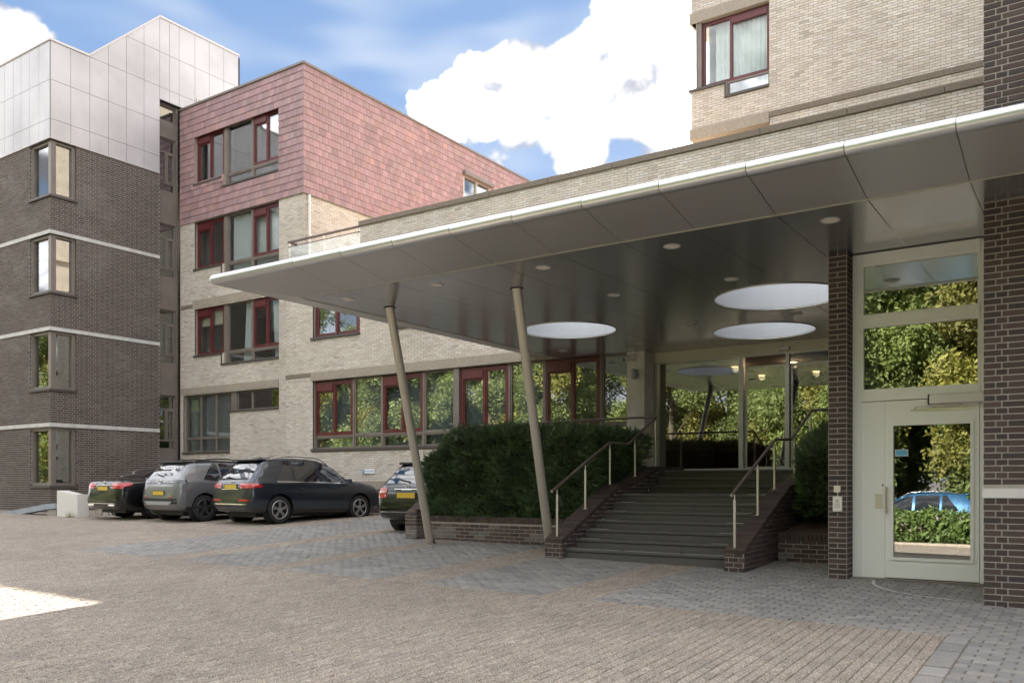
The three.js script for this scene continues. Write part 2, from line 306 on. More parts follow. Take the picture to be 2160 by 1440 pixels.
function curtain(w, F, a0, a1, y0, y1, d = -.30, amp = .035, per = .13, mat = M.curtain, name = 'curtain', gather = 0) {
  const n = Math.max(12, Math.round((a1 - a0) / .018)), g = new THREE.PlaneGeometry(a1 - a0, y1 - y0, n, 6), p = g.attributes.position, ph = R() * 9;
  for (let i = 0; i < p.count; i++) { const x = p.getX(i), t = (p.getY(i) / (y1 - y0)) + .5; p.setZ(i, Math.sin(x / per * 6.283 + ph + Math.sin(x * 3 + ph)) * amp * (1 - .35 * t)); p.setX(i, x + gather * (1 - t) * (1 - t) * (a1 - a0) * .25); }
  g.computeVertexNormals(); g.translate((a0 + a1) / 2, (y0 + y1) / 2, d); return mk(w, name, F.put(g), mat);
}
function verticalBlind(w, F, a0, a1, y0, y1, d = -.28) { const L = []; for (let a = a0 + .04; a < a1 - .03; a += .095) { const g = box(-.042, .042, y0, y1, -.001, .001); g.rotateY(.55 + (R() - .5) * .25); g.translate(a, 0, d); L.push(F.put(g)); } mk(w, 'vertical_blind', merge(L), M.blind); }
function sillPart(parent, F, a0, a1, y, mat = M.sill, h = .05, out = .05) { const g = box(a0, a1, y - h, y, -.16, out); return mk(parent, 'sill', F.put(g), mat); }

// ---------- ground ----------
const GA = -0.65283, GB = -0.01126, GC = 0.03986; // the forecourt falls towards the camera
const ground = (X, D) => GA + GB * X + GC * D;
const gslope = new THREE.Matrix4().makeBasis(V(1, GB, 0), V(-GB, 1, GC).normalize(), V(0, -GC, 1)).setPosition(0, GA, 0);

// ---------- dark brick tower with metal clad top ----------
{
  const t = thing('brick_tower', 'dark brown brick tower with corner windows and pale metal panels around its top', 'building');
  const X = -27.19, Dc = 14.36, De = 15.18, Db = 18.16, Xw = -28.42, bk = M.mortarDark;
  const Fl = FX(Dc), Fr = FZ(X), list = [];
  const wins = [[1.08, 2.90], [4.12, 5.94], [7.15, 8.97], [10.18, 11.93]];
  // masonry: two wings and the solid corner blocks between the corner windows
  const solids = [box(-46, Xw, -1, 11.96, -34, -Dc), box(X - .6, X, -1, 11.96, -Db, -De)];
  let y = -1; for (const [a, b] of wins) { solids.push(box(Xw, X, y, a - .06, -De, -Dc)); y = b; } solids.push(box(Xw, X, y, 11.96, -De, -Dc));
  mk(t, 'wall', merge(solids), bk);
  const openL = wins.map(([a, b]) => [Xw, X + 1, a - .06, b]), openR = wins.map(([a, b]) => [Dc - 1, De, a - .06, b]);
  lay(list, Fl, -33.5, X, -.06, 11.95, openL, { ...TOWER_BOND, start: X });
  lay(list, Fr, Dc, Db, -.06, 11.95, openR, { ...TOWER_BOND, start: Dc });
  finishBricks(t, list, M.brickDark, TOWERB, 'brick', 'brickwork', 300, (b, r) => { const s = TOWERB[Math.floor(r() * 5)], f = IN.noise(b.p.x * .9 + 3, b.p.y * 1.3, b.p.z * .9), k = smooth(.15, .5, f + (r() - .5) * .5) * .035; return [s[0] + k, s[1] + k * 1.02, s[2] + k * 1.0]; });
  for (const [a, b] of wins) {
    const w = windowPart(t), hi = b;
    mk(w, 'frame', merge([box(X - .21, X - .05, a, hi, -Dc - .21, -Dc - .05), lb(Fl, Xw, Xw + .10, a, hi, -.22, -.06), lb(Fl, Xw + .1, X - .21, hi - .09, hi, -.2, -.06), lb(Fl, Xw + .1, X - .21, a, a + .09, -.2, -.06), lb(Fr, De - .10, De, a, hi, -.22, -.06), lb(Fr, Dc + .21, De - .1, hi - .09, hi, -.2, -.06), lb(Fr, Dc + .21, De - .1, a, a + .09, -.2, -.06)]), M.taupe);
    pane(w, Fl, Xw + .1, X - .2, a + .085, hi - .085, -.14, M.glassDark); pane(w, Fr, Dc + .2, De - .1, a + .085, hi - .085, -.14, M.glassDark);
    mk(w, 'sill', merge([box(Xw - .04, X + .07, a - .06, a - .001, -Dc - .25, -Dc + .07), box(X - .25, X + .07, a - .06, a - .001, -De - .04, -Dc - .25)]), M.sill);
    mk(w, 'room', merge([box(Xw - 1.6, X - .6, a - .05, a - .03, -De - 2, -De + .5), box(Xw - 1.6, X - .6, hi, hi + .02, -De - 2, -De + .5), box(Xw - 1.6, X - .6, a, hi, -De - 2.02, -De - 2), box(Xw - 1.62, Xw - 1.6, a, hi, -De - 2, -De), box(X - .61, X - .595, a, hi, -De - 2, -De - .01), box(Xw - 1.6, Xw + .01, a, hi, -De + .02, -De + .04)]), M.room);
  }
  for (const yb of [2.93, 5.94, 8.97]) mk(t, 'band', merge([box(-34, X + .035, yb, yb + .115, -Dc - .2, -Dc + .035), box(X - .2, X + .035, yb, yb + .115, -Db, -Dc - .2)]), M.whiteBand);
  // clad top: a low flat part and a raised part behind a sloping parapet
  const topY = (D) => D < 15.6 ? 14.98 : D < 18.16 ? lerp(14.98, 17.38, (D - 15.6) / 2.56) : 17.38;
  const body = [[Dc + .03, 11.9], [18.13, 11.9], [18.13, 14.54], [21.6, 14.54], [21.6, 17.36], [18.16, 17.36], [15.6, 14.95], [Dc + .03, 14.95]];
  { const g = extrude(body, 5.5); g.translate(0, 0, -5.53); mk(t, 'roof_mass', boxUV(Fr.put(g)), M.panelGap); }
  mk(t, 'roof_mass', box(-46, X - .5, 11.965, 14.95, -21.6, -Dc - .03), M.panelGap);
  const cols = [14.36, 15.0, 15.63, 16.27, 16.91, 17.56, 18.16, 18.54, 18.93, 19.58, 20.19, 20.83, 21.49], rows = [11.96, 12.55, 13.77, 14.98, 16.20, 17.40], gp = .006;
  for (let i = 0; i < cols.length - 1; i++) for (let j = 0; j < rows.length - 1; j++) {
    let a0 = cols[i] + gp, a1 = cols[i + 1] - gp, y0 = rows[j] + gp, y1 = rows[j + 1] - gp; if (a0 > 18.1 && y0 < 14.5) y0 = 14.55; if (y0 > y1 - .1) continue;
    const l = topY(a0), r = topY(a1); if (l <= y0 + .02 && r <= y0 + .02) continue;
    const pts = [[a0, y0], [a1, y0], [a1, Math.min(y1, r)]]; if (r > y1 && l < y1) { const k = a0 + (a1 - a0) * (y1 - l) / (r - l); pts.push([k, y1]); } if (l > y0) pts.push([a0, Math.min(y1, l)]); else { pts[0][0] = a0 + (a1 - a0) * (y0 - l) / (r - l); }
    const g = extrude(pts, .022); mk(t, 'cladding_panel', boxUV(Fr.put(g)), M.panel);
  }
  const colsL = [-27.19, -27.83, -28.42, -28.94, -29.42, -30.0, -30.6, -31.2, -31.8, -32.4, -33];
  for (let i = 0; i < colsL.length - 1; i++) for (let j = 0; j < 3; j++) mk(t, 'cladding_panel', lb(Fl, colsL[i + 1] + gp, colsL[i] - gp, rows[j] + gp, rows[j + 1] - gp, 0, .022), M.panel);
  const cap = (pts) => { const o = []; for (let i = 0; i < pts.length - 1; i++) { const [a, b] = [pts[i], pts[i + 1]]; o.push([[a[0], a[1]], [b[0], b[1]], [b[0], b[1] + .075], [a[0], a[1] + .075]]); } return o.map((q) => { const g = extrude(q, .10); g.translate(0, 0, -.05); return boxUV(Fr.put(g)); }); };
  mk(t, 'parapet_cap', merge([...cap([[14.445, 14.985], [15.6, 14.985], [18.16, 17.385], [21.52, 17.385]]), box(-46, X + .05, 14.987, 15.06, -Dc - .08, -Dc + .052)]), M.panelCap);
  mk(t, 'drip_edge', merge([box(-46, X + .045, 11.935, 11.958, -Dc - .05, -Dc + .045), box(X - .05, X + .045, 11.935, 11.958, -Db, -Dc - .05)]), M.panelCap);
  mk(t, 'roof_hood', box(-29.7, -28.8, 14.95, 16.05, -17.4, -16.9), M.taupeDark);
  { const v = sub(t, 'vent_grille'), L = bars(Fr, 19.64, 20.3, 14.45, 15.12, .04, .02, .05); mk(v, 'frame', merge(L), M.panelCap); const S = []; for (let k = 0; k < 8; k++) { const g = box(19.68, 20.26, -.008, .008, -.03, .03); g.rotateX(.5); g.translate(0, 14.52 + k * .075, .03); S.push(Fr.put(g)); } mk(v, 'slat', merge(S), M.panelCap); }
  // recessed stair window strip beside the tile clad block
  const Fs = FZ(X - .15), s0 = Db, s1 = 19.0, wy = [[2.36, 4.26], [5.39, 7.28], [8.42, 10.31], [11.45, 13.34], [13.93, 14.50]];
  const holes = wy.map(([p, q]) => rect(s0 + .10, s1 - .09, p, q));
  slab(t, 'infill_panel', Fs, rect(s0 - .05, s1, -1, 14.53), .25, M.taupe, holes);
  wy.forEach(([p, q], i) => {
    const w = windowPart(t), a0 = s0 + .10, a1 = s1 - .09, am = (a0 + a1) / 2 - .03, d = -.06, L = bars(Fs, a0, a1, p, q, .045, d - .06, d);
    if (i < 4) { L.push(lb(Fs, a0 + .045, a1 - .045, q - .52, q - .46, d - .06, d), lb(Fs, a0 + .045, a1 - .045, p + .28, p + .33, d - .06, d), lb(Fs, am - .03, am + .03, p + .33, q - .52, d - .06, d), ...bars(Fs, am + .035, a1 - .05, p + .335, q - .525, .04, d - .05, d + .02)); }
    mk(w, 'frame', merge(L), M.taupe); pane(w, Fs, a0 + .02, a1 - .02, p + .02, q - .02, d - .035, M.glassDark);
    roomBox(t, Fs, a0, a1, p - .1, q + .1, 1.2, M.room, -.26);
  });
  rebase(t, X, 0, -Dc);
}

// ---------- tile clad block over cream brick ----------
const tileTone = (b, r) => { const n1 = IN.noise(b.p.x * .35 + b.p.z * .2, b.p.y * .5, 4.2 + b.p.z * .35), n2 = IN.noise(b.p.x * 1.7, b.p.y * 2.2 + 8, b.p.z * 1.7); let c = [.365 + .035 * (r() - .5), .228 + .02 * (r() - .5), .232 + .02 * (r() - .5)]; const k = r();
  if (k < .05 + n1 * .14) c = [.40, .235, .22]; else if (k < .14 + n2 * .3) c = [.32, .205, .21]; const v = .88 + .24 * r(); return c.map((x) => x * v); };
{
  const t = thing('tile_clad_block', 'cream brick block with mauve red tile cladding on its top storey', 'building');
  const D = 19.0, x0 = -27.19, x1 = -20.85, F = FX(D), Fz = FZ(x1);
  const Lh = (p, a, b, c) => [[-26.37, a], [-24.75, a], [-24.75, b], [-21.99, b], [-21.99, c], [-26.37, c]];
  const floors = [[11.64, 11.30, 13.35], [8.66, 8.27, 10.30], [5.62, 5.24, 7.28]];
  const holes = floors.map(([a, b, c]) => Lh(0, a, b, c)); holes.push([[-27.02, 2.24], [-24.45, 2.24], [-24.45, 3.61], [-21.99, 3.61], [-21.99, 4.27], [-27.02, 4.27]]);
  slab(t, 'wall', F, rect(x0, x1, -1, 14.38), .33, M.mortarCream, holes);
  slab(t, 'wall', Fz, rect(D + .33, 32, -1, 14.38), .33, M.mortarCream, [rect(27.28, 29.1, 12.0, 13.34)]);
  mk(t, 'roof', merge([box(x0, x1 - .33, 14.1, 14.3, -32, -D - .33), box(x0, x1, -1, 14.38, -32.3, -32.001), box(x0 - .3, x0 - .001, 4, 14.38, -32, -D - .34)]), M.deck);
  const open = []; for (const [a, b, c] of floors) open.push([-26.37, -24.75, a - .05, c], [-24.76, -21.99, b - .05, c]); open.push([-27.02, -24.45, 2.19, 4.27], [-24.46, -21.99, 3.56, 4.27]);
  const lint = [[-26.47, -21.99, 7.30, 7.56], [-27.15, -21.99, 4.29, 4.52], [-27.19, -26.47, 7.33, 7.45]];
  const list = []; lay(list, F, x0, x1, -.06, 10.34, [...open, ...lint], CREAM_BOND); lay(list, Fz, D, 24, 7.2, 10.34, [], CREAM_BOND);
  finishBricks(t, list, M.brickCream, CREAM, 'brick', 'brickwork', 300, creamTone);
  for (const l of lint.slice(0, 2)) mk(t, 'lintel', lb(F, l[0], l[1], l[2], l[3], -.2, .025), M.concrete);
  mk(t, 'string_course', lb(F, ...lint[2], -.1, .03), M.coping);
  // tiles, hung like shingles
  const tl = [], th = .228, tw = .27, n = 18, ybase = 10.31;
  const tilt = new THREE.Matrix4();
  const hang = (Fq, a0, a1, ops) => { for (let c = 0; c < n; c++) { const yb = ybase + c * th, ym = yb + th / 2; let a = a0 - (c % 2) * tw / 2; for (; a < a1; a += tw) { let spans = [[Math.max(a + .0015, a0), Math.min(a + tw - .0015, a1)]]; for (const o of ops) if (ym > o[2] && ym < o[3]) spans = spans.flatMap(([u, v]) => o[1] <= u || o[0] >= v ? [[u, v]] : [[u, o[0]], [o[1], v]]);
    for (const [u, v] of spans) if (v - u > .03) { const w = v - u, jig = rr(-.004, .004), p = Fq.at((u + v) / 2, ym, .032 + jig * .5); const m = new THREE.Matrix4().compose(p, new THREE.Quaternion().setFromEuler(new THREE.Euler(-.085 + jig, Fq.axis === 'z' ? Math.PI / 2 : 0, jig, 'YXZ')), V(w, th * 1.02, .9)); tl.push({ p, m, w, h: th }); } } } };
  hang(F, x0, x1 + .03, [[-26.37, -24.75, 11.58, 13.35], [-24.76, -21.99, 11.24, 13.35], [-26.37, -21.99, 10.2, 10.33]]);
  hang(Fz, D - .03, 32, [[27.28, 29.1, 12.0, 13.34]]);
  finishBricks(t, tl, M.tileMerged, null, 'tile', 'tile_cladding', 300, tileTone);
  mk(t, 'parapet_cap', merge([box(x0, x1 + .07, 14.39, 14.46, -D - .2, -D + .07), box(x1 - .2, x1 + .07, 14.39, 14.46, -32.3, -D - .2)]), M.taupe);
  mk(t, 'flashing', merge([lb(F, -21.95, x1 + .02, 10.305, 10.325, 0, .05), lb(Fz, D - .02, 32, 10.300, 10.325, 0, .06)]), M.coping);
  // windows
  floors.forEach(([a, b, c], i) => {
    GLASS = i ? M.glassSoft : M.glass;
    const w = windowPart(t), d = -.10, am = -23.40;
    redPair(w, F, -26.35, -24.86, a, c - .02, d, true);
    mk(w, 'mullion', merge([lb(F, -24.86, -24.66, b, c - .02, -.18, -.07), lb(F, -24.66, -21.99, b + .34, b + .40, -.17, -.085), lb(F, am - .03, am + .03, b + .04, b + .34, -.17, -.09), lb(F, am - .035, am + .035, b + .40, c - .02, -.17, -.09)]), M.taupe);
    fixedLight(w, F, -24.66, am - .035, b + .40, c - .02, -.10); redPair(w, F, am + .035, -21.995, b + .40, c - .02, d, true);
    fixedLight(w, F, -24.66, am - .03, b, b + .34, -.10); fixedLight(w, F, am + .03, -21.995, b, b + .34, -.10);
    mk(w, 'sill', merge([lb(F, -26.42, -24.86, a - .06, a - .001, -.15, .05), lb(F, -24.90, -21.995, b - .06, b - .001, -.15, .05), lb(F, -24.90, -24.86, b - .06, a - .06, -.1, .03)]), M.sill);
    mk(w, 'head_trim', lb(F, -26.37, -21.99, c - .02, c, -.15, -.02), M.taupeDark);
    if (i === 0) { mk(w, 'panel', lb(F, -24.6, -23.45, b + .4, b + .41, -.6, -.59), M.room); }
    if (i === 1) { curtain(w, F, -24.6, -23.5, b + .05, c - .05, -.27, .03, .11); curtain(w, F, -23.4, -22.5, b + .05, c - .05, -.29, .03, .10); curtain(w, F, -22.5, -22.02, b + .05, c - .05, -.30, .02, .12); }
    if (i === 2) { curtain(w, F, -23.95, -23.45, b + .05, c - .05, -.27, .035, .10, M.curtain, 'curtain', -1); curtain(w, F, -22.55, -22.02, b + .05, c - .05, -.27, .03, .10, M.curtain, 'curtain', .8); mk(w, 'roller_blind', lb(F, -26.25, -24.95, c - .62, c - .1, -.24, -.235), M.roller); }
    roomBox(t, F, -26.5, -21.9, b - .1, c + .15, 3.2, M.room); GLASS = M.glass;
  });
  { const w = windowPart(t), a = 2.24, c = 4.25; for (let k = 0; k < 3; k++) { const p = lerp(-27.0, -24.47, k / 3), q = lerp(-27.0, -24.47, (k + 1) / 3); fixedLight(w, F, p, q, a + .50, c, -.10); fixedLight(w, F, p, q, a, a + .50, -.10); } verticalBlind(w, F, -26.95, -24.5, a + .05, c - .05, -.30); mk(w, 'post', lb(F, -24.45, -24.18, 3.61, 4.25, -.16, -.06), M.taupe); sillPart(w, F, -27.06, -24.45, 2.239);
    fixedLight(w, F, -24.18, -23.42, 3.61, 4.25, -.10); fixedLight(w, F, -23.42, -22.0, 3.61, 4.25, -.10); sillPart(w, F, -24.5, -21.995, 3.609); roomBox(t, F, -27.1, -21.9, 1.9, 4.4, 3, M.room); }
  { const w = windowPart(t); mk(w, 'frame', merge([...bars(Fz, 27.28, 29.1, 12.0, 13.34, .05, -.1, .03), lb(Fz, 28.16, 28.20, 12.05, 13.29, -.1, .02)]), M.whiteWall); pane(w, Fz, 27.32, 29.06, 12.04, 13.3, -.05, M.glass); mk(w, 'awning_box', Fz.put(rbox(27.2, 29.2, 13.30, 13.46, .03, .20, .04)), M.taupe); roomBox(t, Fz, 27.2, 29.2, 11.8, 13.5, 2.5, M.white); }
  mk(t, 'downpipe', merge([tube(V(x1 + .10, 7.7, -D - .16), V(x1 + .10, 10.28, -D - .16), .045), box(x1 + .02, x1 + .15, 9.0, 9.03, -D - .22, -D - .10), box(x1 + .02, x1 + .15, 10.0, 10.03, -D - .22, -D - .10)]), M.white);
  rebase(t, x0, 0, -D);
}

// ---------- cream brick wing with the ribbon window and the entrance ----------
const DB = 18.6;
{
  const t = thing('brick_wing', 'long cream brick wing with a ribbon of red framed windows behind the canopy', 'building');
  const F = FX(DB), x0 = -21.2, xs = -18.0, xe = -1.0, gh = 1.21;
  // outline: terrace gap at the upper left, entrance opening at the lower right
  const outline = [[x0, -1], [-9.3, -1], [-9.3, 4.28], [xe, 4.28], [xe, 8.68], [xs, 8.68], [xs, 7.72], [x0, 7.72]];
  const hol = [rect(-20.0, -9.32, 2.14, 4.275), rect(-20.0, -18.02, 5.58, 7.2), rect(-16.72, -14.72, 5.58, 7.2)];
  slab(t, 'wall', F, outline, .35, M.mortarCream, hol);
  mk(t, 'roof', merge([box(x0, 3, 7.5, 7.7, -32, -DB - .351), box(x0 + .01, xe, 4.28, 4.5, -32, -DB - .351)]), M.roofGravel);
  mk(t, 'wall', merge([box(x0, x0 + .3, -1, 7.49, -19.4, -DB - .352)]), M.mortarCream);
  const list = [], ops = [[-20.0, -9.3, 2.09, 4.55], [-20.0, -18.02, 5.52, 7.2], [-16.72, -14.72, 5.52, 7.2], [x0, xs, 7.72, 9], [x0, -19.5, gh - .4, gh + .0001 - .4]];
  lay(list, F, x0, -9.3, 1.21, 8.68, ops, { ...CREAM_BOND, start: x0 }); lay(list, F, x0, -16.9, -.06, 1.21, [[-18.5, -16.9, -1, 1.4]], { ...CREAM_BOND, start: x0 });
  lay(list, F, -9.3, xe, 4.62, 8.68, [], { ...CREAM_BOND, start: x0, shift: 1 });
  finishBricks(t, list, M.brickCream, CREAM, 'brick', 'brickwork', 300, creamTone);
  mk(t, 'plinth', merge([box(-18.55, -9.3, .98, 1.20, -DB - .1, -DB + .02)]), M.concrete);
  mk(t, 'basement_wall', box(-18.5, -9.3, -.5, .975, -DB - .1, -DB - .02 + .03), M.taupeDark);
  { let a = -20.07; for (const b of [-17.35, -14.47, -11.9, -9.31]) { mk(t, 'lintel', lb(F, a, b - .006, 4.285, 4.545, -.25, .03), M.concrete); a = b; } }
  mk(t, 'string_course', lb(F, x0, -20.08, 4.42, 4.54, -.1, .025), M.coping);
  { let a = xs - .03; for (const b of [-16.9, -15.1, -13.3, -11.5, -9.7, -7.9, -6.1, -4.3, -2.5, -1.0]) { mk(t, 'coping', F.put(rbox(a, b - .008, 8.685, 8.83, -.42, .06, .012)), M.coping); a = b; } }
  const units = [['r', -20.0, -18.36], ['f', -18.36, -17.22], ['r', -17.22, -15.66], ['f', -15.66, -14.56], ['p', -14.56, -14.38], ['r', -14.38, -12.76], ['f', -12.76, -11.68], ['r', -11.68, -10.06], ['f', -10.06, -9.32]];
  for (const [k, a, b] of units) {
    if (k === 'p') { mk(t, 'post', lb(F, a, b, 2.14, 4.27, -.2, -.03), M.taupe); continue; }
    const w = windowPart(t);
    mk(w, 'mullion', merge([lb(F, b - .03, b + .03, 2.20, 4.26, -.19, -.08), lb(F, a + .03, b - .03, 2.55, 2.60, -.18, -.085)]), M.taupe);
    if (k === 'r') redPair(w, F, a + .03, b - .03, 2.60, 4.24, -.09, a < -11); else fixedLight(w, F, a + .03, b - .03, 2.60, 4.26, -.10);
    fixedLight(w, F, a + .03, b - .03, 2.20, 2.55, -.10);
    verticalBlind(w, F, a + .04, b - .04, 2.25, 4.2, -.31);
  }
  mk(t, 'sill', lb(F, -20.05, -9.32, 2.13, 2.198, -.2, .05), M.sill);
  roomBox(t, F, -20.05, -9.35, 1.6, 4.4, 4, M.room, -.36);
  for (const [a, b] of [[-20.0, -18.02], [-16.72, -14.72]]) { const w = windowPart(t); redPair(w, F, a + .03, b - .14, 5.6, 7.16, -.09, false); mk(w, 'side_panel', lb(F, b - .14, b - .01, 5.6, 7.16, -.16, -.07), M.red); sillPart(w, F, a - .06, b + .01, 5.60, M.sill, .07, .06); roomBox(t, F, a, b, 5.4, 7.3, 3, M.room, -.36); }
  rebase(t, x0, 0, -DB);
}
{ // glass guard of the roof terrace
  const t = thing('terrace_balustrade', 'glass balustrade with a dark handrail on the roof terrace beside the white downpipe', 'balustrade'), F = FX(DB + .05);
  for (const [a, b] of [[-21.17, -19.64], [-19.6, -18.03]]) mk(t, 'glass_panel', lb(F, a, b, 7.75, 8.55, -.008, .004), M.clearGlass);
  mk(t, 'post', merge([lb(F, -19.635, -19.605, 7.7, 8.7, -.05, -.02), lb(F, -18.20, -18.17, 7.7, 8.7, -.05, -.02), lb(F, -21.15, -21.12, 7.7, 8.7, -.05, -.02)]), M.steel);
  mk(t, 'glass_rim', lb(F, -21.17, -18.03, 8.551, 8.575, -.012, .010), M.railDark);
  mk(t, 'handrail', merge([F.put(rbox(-21.2, -18.0, 8.70, 8.76, -.07, .0, .012)), lb(F, -21.2, -21.12, 8.70, 8.75, -.5, -.07)]), M.railDark);
  rebase(t, -19.6, 7.7, -DB - .05);
}
// ---------- upper block on the roof of the wing ----------
{
  const t = thing('upper_block', 'set back cream brick storey above the parapet with a corner red window', 'building');
  const D = 21.2, F = FX(D), x0 = -8.77, x1 = 6;
  slab(t, 'wall', F, [[x0, 10.28], [x0, 11.24], [x0 + .12, 11.24], [x0 + .12, 13.0], [x0, 13.0], [x0, 24], [x1, 24], [x1, 7.7], [-6.74, 7.7], [-6.74, 10.28]].reverse(), .35, M.mortarCream, [[[x0 + .14, 11.30], [-7.84, 11.30], [-7.84, 10.95], [-6.75, 10.95], [-6.75, 12.985], [x0 + .14, 12.985]]]);
  mk(t, 'wall', merge([box(x0, x0 + .3, 10.28, 11.24, -32, -D - .351), box(x0, x0 + .3, 13.0, 24, -32, -D - .351), box(x0 + .12, x0 + .3, 11.24, 13, -32, -D - 2.6), box(x0, x1, 23.8, 24, -32, -D - .35), box(x0 + .4, x1, 7.7, 23.8, -32.3, -32.001), box(x1 - .3, x1, 7.7, 23.8, -32, -D - .36), box(x0 + .05, -6.74, 8.3, 8.5, -32, -D - 1.2)]), M.creamWall);
  mk(t, 'recessed_wall', box(x0 + .5, -6.75, 7.7, 10.0, -D - 1.5, -D - 1.2), M.taupeDark);
  const list = []; lay(list, F, x0, -1.6, 8.0, 17.5, [[x0, -6.75, 11.24, 13.28], [-7.86, -6.75, 10.9, 11.3], [x0, -6.74, 9.0, 10.28], [-6.74, 3, 10.125, 10.265], [x0, -6.74, 7, 9.01]], CREAM_BOND);
  finishBricks(t, list, M.brickCream, CREAM, 'brick', 'brickwork', 300, creamTone);
  for (const [a, b, y0, y1] of [[x0 - .04, -6.75, 13.0, 13.28], [x0 - .04, -6.75, 10.01, 10.28]]) mk(t, 'lintel', lb(F, a, b, y0, y1, -.34, .03), M.concrete);
  { let a = -6.74; for (const b of [-5.0, -3.2, -1.4]) { mk(t, 'string_course', lb(F, a, b - .006, 10.128, 10.262, -.1, .03), M.coping); a = b; } }
  const w = windowPart(t), d = -.09;
  mk(w, 'post', lb(F, x0 + .14, x0 + .26, 11.30, 12.985, -.2, -.02), M.taupe);
  mk(w, 'frame', merge([...bars(F, x0 + .26, -6.76, 11.32, 12.97, .075, d - .07, d), lb(F, -7.78, -7.72, 11.395, 12.895, d - .07, d + .005)]), M.red);
  mk(w, 'ventilation_box', lb(F, -7.72, -6.835, 12.76, 12.895, d - .05, d + .03), M.red);
  pane(w, F, x0 + .33, -7.77, 11.385, 12.9, d - .035, M.clearGlass); pane(w, F, -7.73, -6.83, 11.385, 12.77, d - .035, M.clearGlass);
  fixedLight(w, F, -7.84, -6.76, 10.96, 11.32, -.09); mk(w, 'sill', merge([lb(F, x0 - .06, -7.86, 11.245, 11.298, -.1, .06), lb(F, -7.88, -6.75, 10.89, 10.949, -.1, .05), lb(F, -7.88, -7.86, 10.949, 11.245, -.1, .04)]), M.sill);
  curtain(w, F, x0 + .55, -7.78, 11.0, 12.9, -.30, .03, .12); curtain(w, F, -7.76, -6.8, 11.0, 12.9, -.28, .03, .12);
  roomBox(t, F, x0 + .35, -6.7, 10.8, 13.05, 2.2, M.white, -.36);
  rebase(t, x0, 7.7, -D);
}
// ---------- dark brick pier at the right ----------
{
  const t = thing('brick_pier', 'tall dark brown brick wall with light mortar at the side of the white door', 'building');
  const D = 10.9, x0 = -1.08, F = FX(D);
  mk(t, 'wall', box(x0, 9, -1, 13, -DB, -D), M.mortarDark);
  const list = []; lay(list, F, x0, 2.4, -.92, 8.6, [[x0, 5, .985, 1.10]], { ...DARK_BOND, start: x0 });
  finishBricks(t, list, M.brickDark, DARK);
  mk(t, 'band', lb(F, x0 - .012, 2.4, .99, 1.095, -.05, .012), M.whiteBand);
  rebase(t, x0, -.2, -D);
}
// ---------- brick pillar and side wall of the vestibule ----------
{
  const t = thing('brick_pillar', 'slim dark brick pillar carrying the entry button beside the white door', 'pillar');
  const D = 12.1, x0 = -3.05, x1 = -2.81, F = FX(D), Fz = FZ(x1);
  mk(t, 'wall', merge([box(x0, x1, -.5, 4.25, -D - .35, -D), box(x0 + .01, x1 - .02, -.5, 4.25, -19.0, -D - .351)]), M.mortarDark);
  const list = []; lay(list, F, x0, x1, -.485, 4.25, [], { course: .0698, joint: .013, rows: [row(0, .24), row(0, .12)] }); lay(list, Fz, D, D + .35, -.485, 4.25, [], { course: .0698, joint: .013, rows: [row(0, .12, .23), row(0, .23, .12)] });
  finishBricks(t, list, M.brickDark, DARK);
  rebase(t, x0, ground(x0, D), -D);
}

